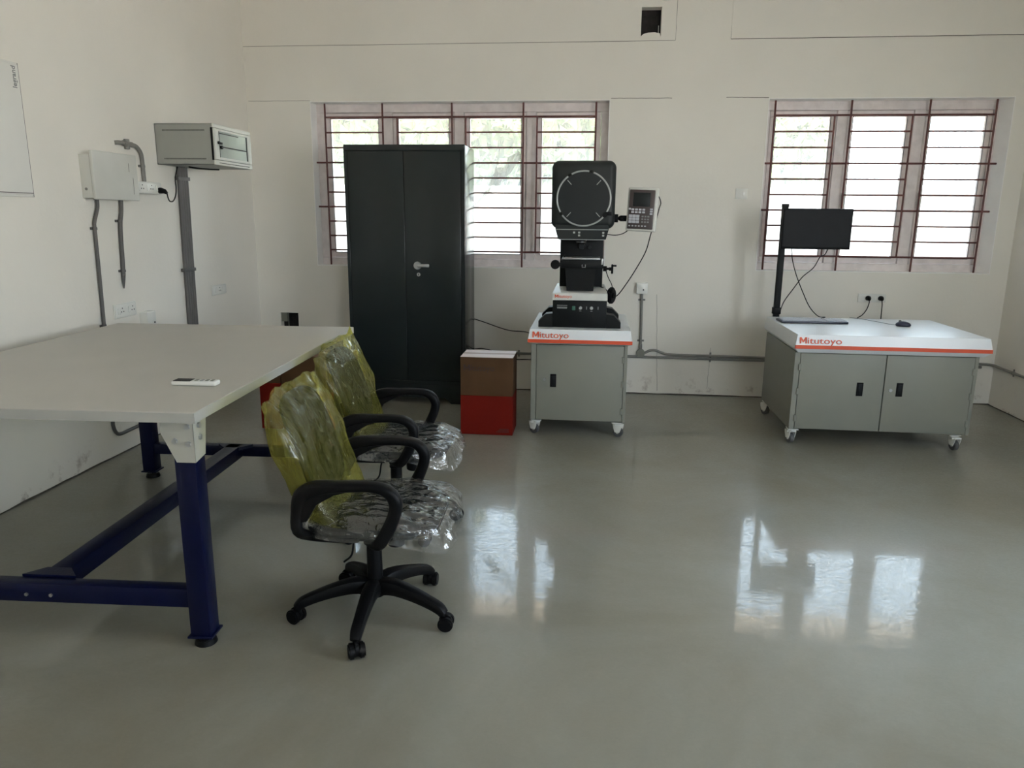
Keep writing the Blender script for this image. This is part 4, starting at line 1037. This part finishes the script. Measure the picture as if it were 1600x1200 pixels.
cT = conduit('short grey conduit ending in a cut point below the meter box', [(XW, 4.52, 1.60), (XW, 4.512, 1.52), (XW, 4.490, 1.44), (XW, 4.480, 1.35), (XW, 4.472, 1.20), (XW, 4.466, 1.12)], .013, M['conduit_dark'],
        clamps=[((XW, 4.484, 1.452), (0, 0, 1)), ((XW, 4.468, 1.145), (0, 0, 1))], normal=(1, 0, 0))
q = MB(); q.sweep([(0, -.054, -.48), (-.002, -.055, -.52), (-.004, -.056, -.565)], [(.013, .013), (.014, .007), (.004, .003)], side=(0, 1, 0), n=12); q.build('cut_tip', M['conduit_dark'], cT)
conduit('grey elbow conduit with a tee, arching over the meter box down to the socket box', [(XW - .012, 4.535, 1.925), (XW, 4.57, 1.928), (XW, 4.70, 1.925), (XW, 4.745, 1.915), (XW, 4.78, 1.885), (XW, 4.79, 1.84), (XW, 4.792, 1.70)], .013, M['conduit'],
        clamps=[((XW, 4.789, 1.80), (0, 0, 1))], couplers=[((XW, 4.60, 1.928), (XW, 4.69, 1.926)), ((XW, 4.64, 1.955), (XW, 4.64, 1.895))], normal=(1, 0, 0))
# bundle of four conduits below the rack
bd = thing('conduit_bundle', 'bundle of parallel dark conduits dropping from the wall rack behind the workbench', 'conduit', (XW, 5.20, 0))
for i in range(4):
    MB().tube(spline([(.002, .022 + i * .031, 1.845), (.002, .018 + i * .0315, 1.60), (.0, .0 + i * .032, .9), (0, -.012 + i * .032, .05)], 3), .0145, 12).build('pipe', M['conduit_dark'], bd)
for z in (1.745, 1.10, .55):
    q = MB(); o_ = -.006 if z < 1.2 else .015
    q.box(-.014, .020, -.028 + o_, .125 + o_, z - .012, z + .012, .003); q.cyl((.004, -.036 + o_, z), (.026, -.036 + o_, z), .010, n=12)
    q.build('strap', M['conduit_dark'], bd)

# wall rack
rk = thing('network_rack', 'grey wall-mounted network rack with a glass door on the left wall', 'rack', (XL, 4.99, 1.825))
RD, RWd, RH = .405, .555, .265
q = MB(); q.box(0, RD, 0, .004, 0, RH); q.box(0, RD, RWd - .004, RWd, 0, RH); q.box(0, RD, 0, RWd, RH - .004, RH); q.box(0, RD, 0, RWd, 0, .004); q.box(0, .004, 0, RWd, 0, RH)
rko = q.build('case', M['rack'], rk, smooth=False)
q = MB()
for zz in (.038, .222):
    for i in range(34): q.box(.055 + i * .0088, .0585 + i * .0088, -.001, .001, zz - .005, zz + .005)
for i in range(40): q.box(RD + .0115, RD + .0128, .05 + i * .0115, .058 + i * .0115, .012, .017)
o = q.build('vent_slots', M['black_plastic'], rk, smooth=False); o['kind'] = 'stuff'
MB().box(RD - .004, RD + .012, 0, RWd, 0, .032, .003).build('bottom_rail', M['rack_light'], rk)
MB().box(RD - .004, RD + .012, 0, RWd, RH - .026, RH, .003).build('top_rail', M['rack_light'], rk)
MB().box(RD - .012, RD, -.002, .006, .03, RH - .026).build('hinge_strip', M['black_plastic'], rk)
q = MB()
q.box(RD, RD + .014, .004, .062, .034, RH - .028, .002); q.box(RD, RD + .014, RWd - .062, RWd - .004, .034, RH - .028, .002)
q.box(RD, RD + .014, .06, RWd - .06, .034, .052, .002); q.box(RD, RD + .014, .06, RWd - .06, RH - .044, RH - .028, .002)
dr = q.build('door', M['rack_light'], rk)
rg = mat('rack_glass_painted_reflection', (.36, .41, .39), .12, spec=.35)  # pale colour stands in for the window reflected in the door glass
MB().box(RD + .004, RD + .010, .06, RWd - .06, .052, RH - .044).build('glass', rg, dr)
q = MB(); q.box(RD + .010, RD + .0125, .060, .072, .045, RH - .035); q.box(RD + .010, RD + .0125, RWd - .078, RWd - .066, .045, RH - .045)
q.box(RD + .010, RD + .012, .072, RWd - .07, .118, .126); q.box(RD + .010, RD + .012, .072, RWd - .2, RH - .058, RH - .052); q.build('frame_line', M['black_plastic'], dr)
q = MB(); q.cyl((RD + .012, .045, .145), (RD + .026, .045, .145), .010); q.box(RD + .02, RD + .028, .04, .085, .135, .150, .003); q.cyl((RD + .012, .085, .118), (RD + .024, .085, .118), .012); q.build('lock', M['black_plastic'], dr)

# a thin cable under the rack
cord('rack_cable', [(XL + .13, 5.16, 1.820), (XL + .16, 5.22, 1.815), (XL + .22, 5.30, 1.812), (XL + .26, 5.34, 1.812)], .005, M['black_plastic'], 'short black cable lying along the underside of the wall rack')
